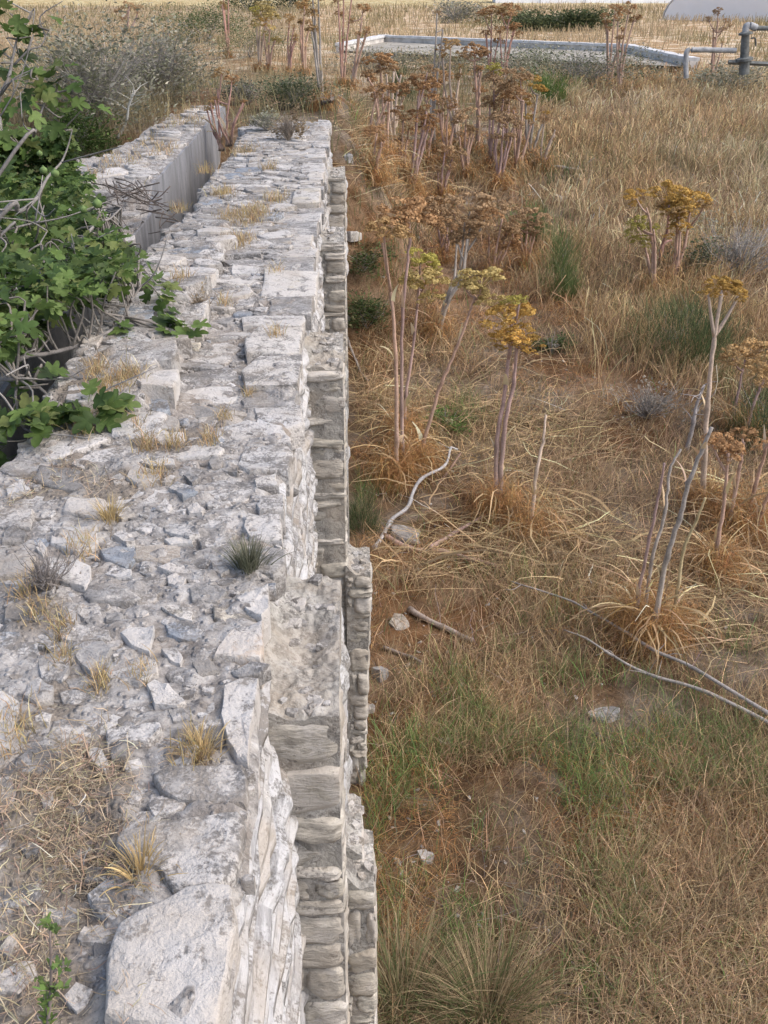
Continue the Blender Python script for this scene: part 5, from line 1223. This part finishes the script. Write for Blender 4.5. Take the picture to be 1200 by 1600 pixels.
stick('fallen_branch', 'grey bent twig running down beside the second buttress', [(534,500),(545,540),(560,580),(575,600)], 2.2, 1.4, (.36, .33, .31), .05, 0)
stick('dead_sapling', 'bare grey sapling left of the tallest pale fennel', [(1072,708),(1084,660),(1090,630),(1100,600)], 4, 1.6, (.42, .39, .38), 0, 9, rise=[0,.02,.05], cat='sapling')
stick('dead_sapling', 'bare pale sapling rising behind the channel wall', [(184,217),(196,190),(204,160),(208,140)], 2.4, 1.1, (.55, .54, .50), 0, 11, rise=[0,0,0], cat='sapling')
sp_c = atY(212, 298, 9.7); sp = thing('stick_heap', 'tangled heap of dark sticks on the broken channel wall', 'sticks', sp_c)
for i in range(46):
    a = Acc(); p = R.normal(0, .13, 3)*np.array([1.5, 1.4, .35]); p[2] -= max(0, p[0])*.9+.02; d = R.normal(0, 1, 3)*np.array([1, .9, .18])+np.array([.2, 0, -.25]); d /= np.linalg.norm(d); L = R.uniform(.08, .24)
    tube(a, smooth_path([p-d*L, p+R.normal(0, .035, 3), p+d*L], 3), np.linspace(.007, .003, 7), np.array((.17, .145, .13))*np.exp(R.normal(0, .2)), 5); link('stick', a.mesh('stick', M['bark'], True), sp)

# ------------------------------------------------------------------ the fig tree
fig_b = np.array([-3.35, 5.9, -1.25]); fig = thing('fig_tree', 'green fig tree with lobed leaves spreading over the left of the walls', 'tree', fig_b)
HALF = [(.0, .0), (.14, -.07), (.30, -.02), (.43, .13), (.37, .25), (.23, .30), (.38, .40), (.51, .58), (.46, .71), (.31, .67), (.17, .57), (.21, .77), (.14, .94), (.0, 1.03)]
def leaf_geo(seed, deep=1.):
    rr = np.random.default_rng(seed); H = np.array(HALF); H[:, 0] *= rr.uniform(.9, 1.12); out = [tuple(p) for p in H]+[(-p[0]*rr.uniform(.92, 1.06), p[1]) for p in H[-2:0:-1]]
    P = np.array([(0, .36)]+out); x, y = P[:, 0], P[:, 1]; z = .22*np.abs(x)**1.3-.32*rr.uniform(.4, 1.3)*y**2+.05*np.sin(9*y+5*np.abs(x)+rr.uniform(0, 6))
    V = np.column_stack([x, y, z]); n = len(out); F = [[0, 1+i, 1+(i+1) % n] for i in range(n)]
    k = len(V); pet = np.array([[-.012, -.45, .03], [.012, -.45, .03], [.016, 0, 0], [-.016, 0, 0]]); V = np.concatenate([V, pet]); F += [[k, k+1, k+2], [k, k+2, k+3]]
    return V, np.array(F)
LG = [leaf_geo(700+i) for i in range(6)]; LM = [mesh_np('leaf', V, [F_], M['leaf'], None, True) for V, F_ in LG]
LC = [(.11, .175, .045), (.145, .215, .062), (.082, .135, .04), (.055, .09, .03), (.22, .265, .09)]
def rotm(d, up):
    d = d/np.linalg.norm(d); x = np.cross(d, up); x /= np.linalg.norm(x)+1e-9; z = np.cross(x, d); return np.column_stack([x, d, z])
bark = Acc(); nodes = []
def limb(pts, r0, r1, parent=fig):
    """pts: (px, py, Y) or world triples tagged by a leading None"""
    P = np.array([p[1:] if p[0] is None else atY(*p) for p in pts]); Q = smooth_path(P, 5); k = len(Q); Q = Q+np.stack([np.interp(np.arange(k), np.arange(0, k+4, 4), R.normal(0, .014, len(np.arange(0, k+4, 4)))) for _ in range(3)], 1)
    a = Acc(); tube(a, Q-fig_b, np.linspace(r0*.72, r1*.6, k), np.array((.235, .22, .21))[None]*np.exp(R.normal(0, .12, (k, 1))), 7); link('branch', a.mesh('branch', M['bark'], True), fig); nodes.extend(Q[1:])
hub = (None, -2.75, 5.75, -.35)
a = Acc(); tube(a, smooth_path([np.zeros(3), np.array([.2, -.05, .4]), np.array([.6, -.15, .9])], 5), np.linspace(.11, .06, 11), (.33, .31, .29), 9); link('trunk', a.mesh('trunk', M['bark'], True), fig)
limb([hub, (0, 470, 5.5), (30, 481, 5.55), (70, 482, 5.6), (95, 455, 5.8), (120, 410, 6.1), (135, 370, 6.4), (165, 340, 6.8), (190, 325, 7.1)], .034, .008)
limb([hub, (0, 560, 4.75), (30, 572, 4.8), (60, 550, 4.9), (120, 540, 5.05), (170, 525, 5.2), (200, 492, 5.4), (214, 455, 5.7), (216, 420, 6.0)], .024, .007)
limb([hub, (0, 592, 4.4), (30, 588, 4.45), (70, 605, 4.45), (95, 638, 4.35), (130, 662, 4.25)], .018, .006)
limb([(30, 588, 4.45), (35, 620, 4.35), (38, 670, 4.2), (60, 690, 4.15)], .010, .005)
limb([hub, (0, 345, 6.0), (30, 335, 6.1), (60, 305, 6.3), (75, 275, 6.5), (100, 240, 6.8), (116, 205, 7.0)], .026, .006)
limb([hub, (-20, 260, 6.3), (0, 165, 6.8), (15, 130, 6.9), (25, 90, 7.0), (30, 50, 7.1), (52, 22, 7.2)], .026, .006)
limb([(20, 100, 7.0), (50, 80, 7.0), (68, 70, 7.05), (75, 45, 7.1)], .010, .004)
limb([(5, 150, 6.85), (30, 120, 6.8), (50, 102, 6.8)], .010, .004)
limb([hub, (20, 240, 6.3), (50, 215, 6.5), (72, 155, 6.8), (86, 128, 6.9)], .018, .005)
limb([hub, (0, 372, 5.9), (30, 356, 6.0), (55, 345, 6.1), (62, 330, 6.15)], .014, .005)
limb([(70, 480, 5.6), (64, 430, 5.7), (64, 395, 5.8), (72, 360, 5.9)], .012, .005)
limb([(95, 455, 5.8), (130, 465, 5.8), (150, 440, 5.95), (135, 400, 6.1)], .012, .005)
limb([(120, 410, 6.1), (165, 400, 6.3), (205, 385, 6.5)], .012, .005)
NODES = np.array(nodes)
dense = [(0,190),(50,215),(95,205),(120,240),(125,270),(145,305),(150,345),(190,375),(205,405),(195,435),(150,455),(100,470),(50,492),(0,545)]
LV = []                                          # (position, 3x3 frame, size, variant, colour)
def cluster(px, py, Yc, n, size=(.04, .10), twig=True):
    c = atY(px, py, Yc); d2 = np.linalg.norm(NODES-c, axis=1); q = NODES[np.argmin(d2)]
    if twig and d2.min() < .4:
        a = Acc(); e = c-fig_b; s = q-fig_b; tube(a, smooth_path([s, (s+e)/2+R.normal(0, .05, 3), e], 3), np.linspace(.007, .0035, 7), np.array((.23, .21, .19))*np.exp(R.normal(0, .15)), 5, False); link('twig', a.mesh('twig', M['bark'], True), fig)
    ax = (c-q); ax = ax/(np.linalg.norm(ax)+1e-6)
    for i in range(n):
        az = R.uniform(0, 6.283); el = R.uniform(-.9, .55); d = np.array([math.cos(az)*math.cos(el), math.sin(az)*math.cos(el), math.sin(el)])+.3*ax
        up = np.array([R.normal(.05, .35), R.normal(-.25, .35), 1.]); s = R.uniform(*size); Fm = rotm(d, up); base = c+R.normal(0, .035, 3)+d/np.linalg.norm(d)*s*.45
        if base[2] < .06 and -1.45 < base[0] < -.3: base[2] = .06+R.uniform(0, .04)
        LV.append((base, Fm, s, int(R.integers(6)), np.array(LC[R.choice(5, p=[.3, .25, .2, .13, .12])])*np.exp(R.normal(0, .22))))
dn = np.array(dense); cnt = 0
while cnt < 820:
    x, y = R.uniform(-40, 240), R.uniform(190, 600)
    if not inside(dn, np.array([max(x, .5)]), np.array([y]))[0]: continue
    Yf = at(x, y, -.1)[1]; cluster(x, y, min(Yf*R.uniform(.72, .985), 9.2), int(R.integers(5, 9))); cnt += 1
for x, y, Yc, n in ((130,640,4.25,7),(110,690,4.15,6),(150,655,4.2,6),(90,655,4.2,5),(30,700,4.1,7),(60,700,4.1,6),(20,640,4.3,6),(165,690,4.1,3),(5,690,4.1,5),(75,600,4.45,3),
                    (255,470,5.6,6),(265,515,5.35,7),(290,530,5.3,6),(235,510,5.35,4),(245,445,5.8,5),(200,520,5.2,3),(215,405,6.3,7),(210,430,6.1,6),
                    (10,60,7.1,6),(15,20,7.1,6),(5,100,7.0,5),(75,118,6.9,6),(95,118,6.9,4),(60,125,6.8,4),(70,35,7.1,2),(50,48,7.1,2),(30,60,7.0,3),(85,145,6.8,4),(20,150,6.7,5),(45,150,6.7,4),(10,200,6.5,6),(100,180,6.8,3),(130,170,6.9,3),(60,590,4.5,3)):
    cluster(x, y, Yc, n, (.075, .125))
for i in range(52):
    q = NODES[R.integers(len(NODES))]; d = R.normal(size=3)*np.array([1, .8, .8])+np.array([.4, -.2, .3]); d /= np.linalg.norm(d); L = R.uniform(.15, .5); a = Acc()
    tube(a, smooth_path([q-fig_b, q+d*L*.5+R.normal(0, .04, 3)-fig_b, q+d*L+R.normal(0, .03, 3)-fig_b], 3), np.linspace(.006, .0025, 7), np.array((.30, .285, .27))*np.exp(R.normal(0, .15)), 5); link('twig', a.mesh('twig', M['bark'], True), fig)
CP = np.array([0, 0, CAMZ]); LV.sort(key=lambda v: -v[2]/np.linalg.norm(v[0]-CP)*(1 if v[0][0] > -.40*v[0][1] else .3))
from mathutils import Matrix
mass = Acc()
for i, (p, Fm, s, v, c) in enumerate(LV):
    if i < 300:
        o = link('leaf', LM[v], fig, p-fig_b, Matrix(Fm.tolist()).to_euler(), (s, s, s), c)
    else:
        V, F_ = LG[v]; mass.add((V*s)@Fm.T+p-fig_b, F_, None, c)
stuff(link('foliage', mass.mesh('foliage', M['leaf_attr'], True), fig))
def fruit(px, py, Yc, r):
    a = Acc(); z = np.linspace(-1, 1.25, 9); rad = np.sqrt(np.clip(1-np.clip(z, -1, 1)**2, 0, 1)); rad = np.where(z > .5, np.maximum(rad*.8, .12), rad); rad[0] = .05; rad[-1] = .08
    tube(a, np.column_stack([z*0, z*0, z])*r, rad*r, (.17, .25, .09), 12); link('fig_fruit', a.mesh('fig_fruit', M['bark'], True), fig, atY(px, py, Yc)-fig_b)
for f_ in ((68, 266, 5.9, .021), (86, 271, 5.9, .023), (130, 327, 6.0, .02), (152, 318, 6.0, .026), (62, 240, 6.0, .016)): fruit(*f_)
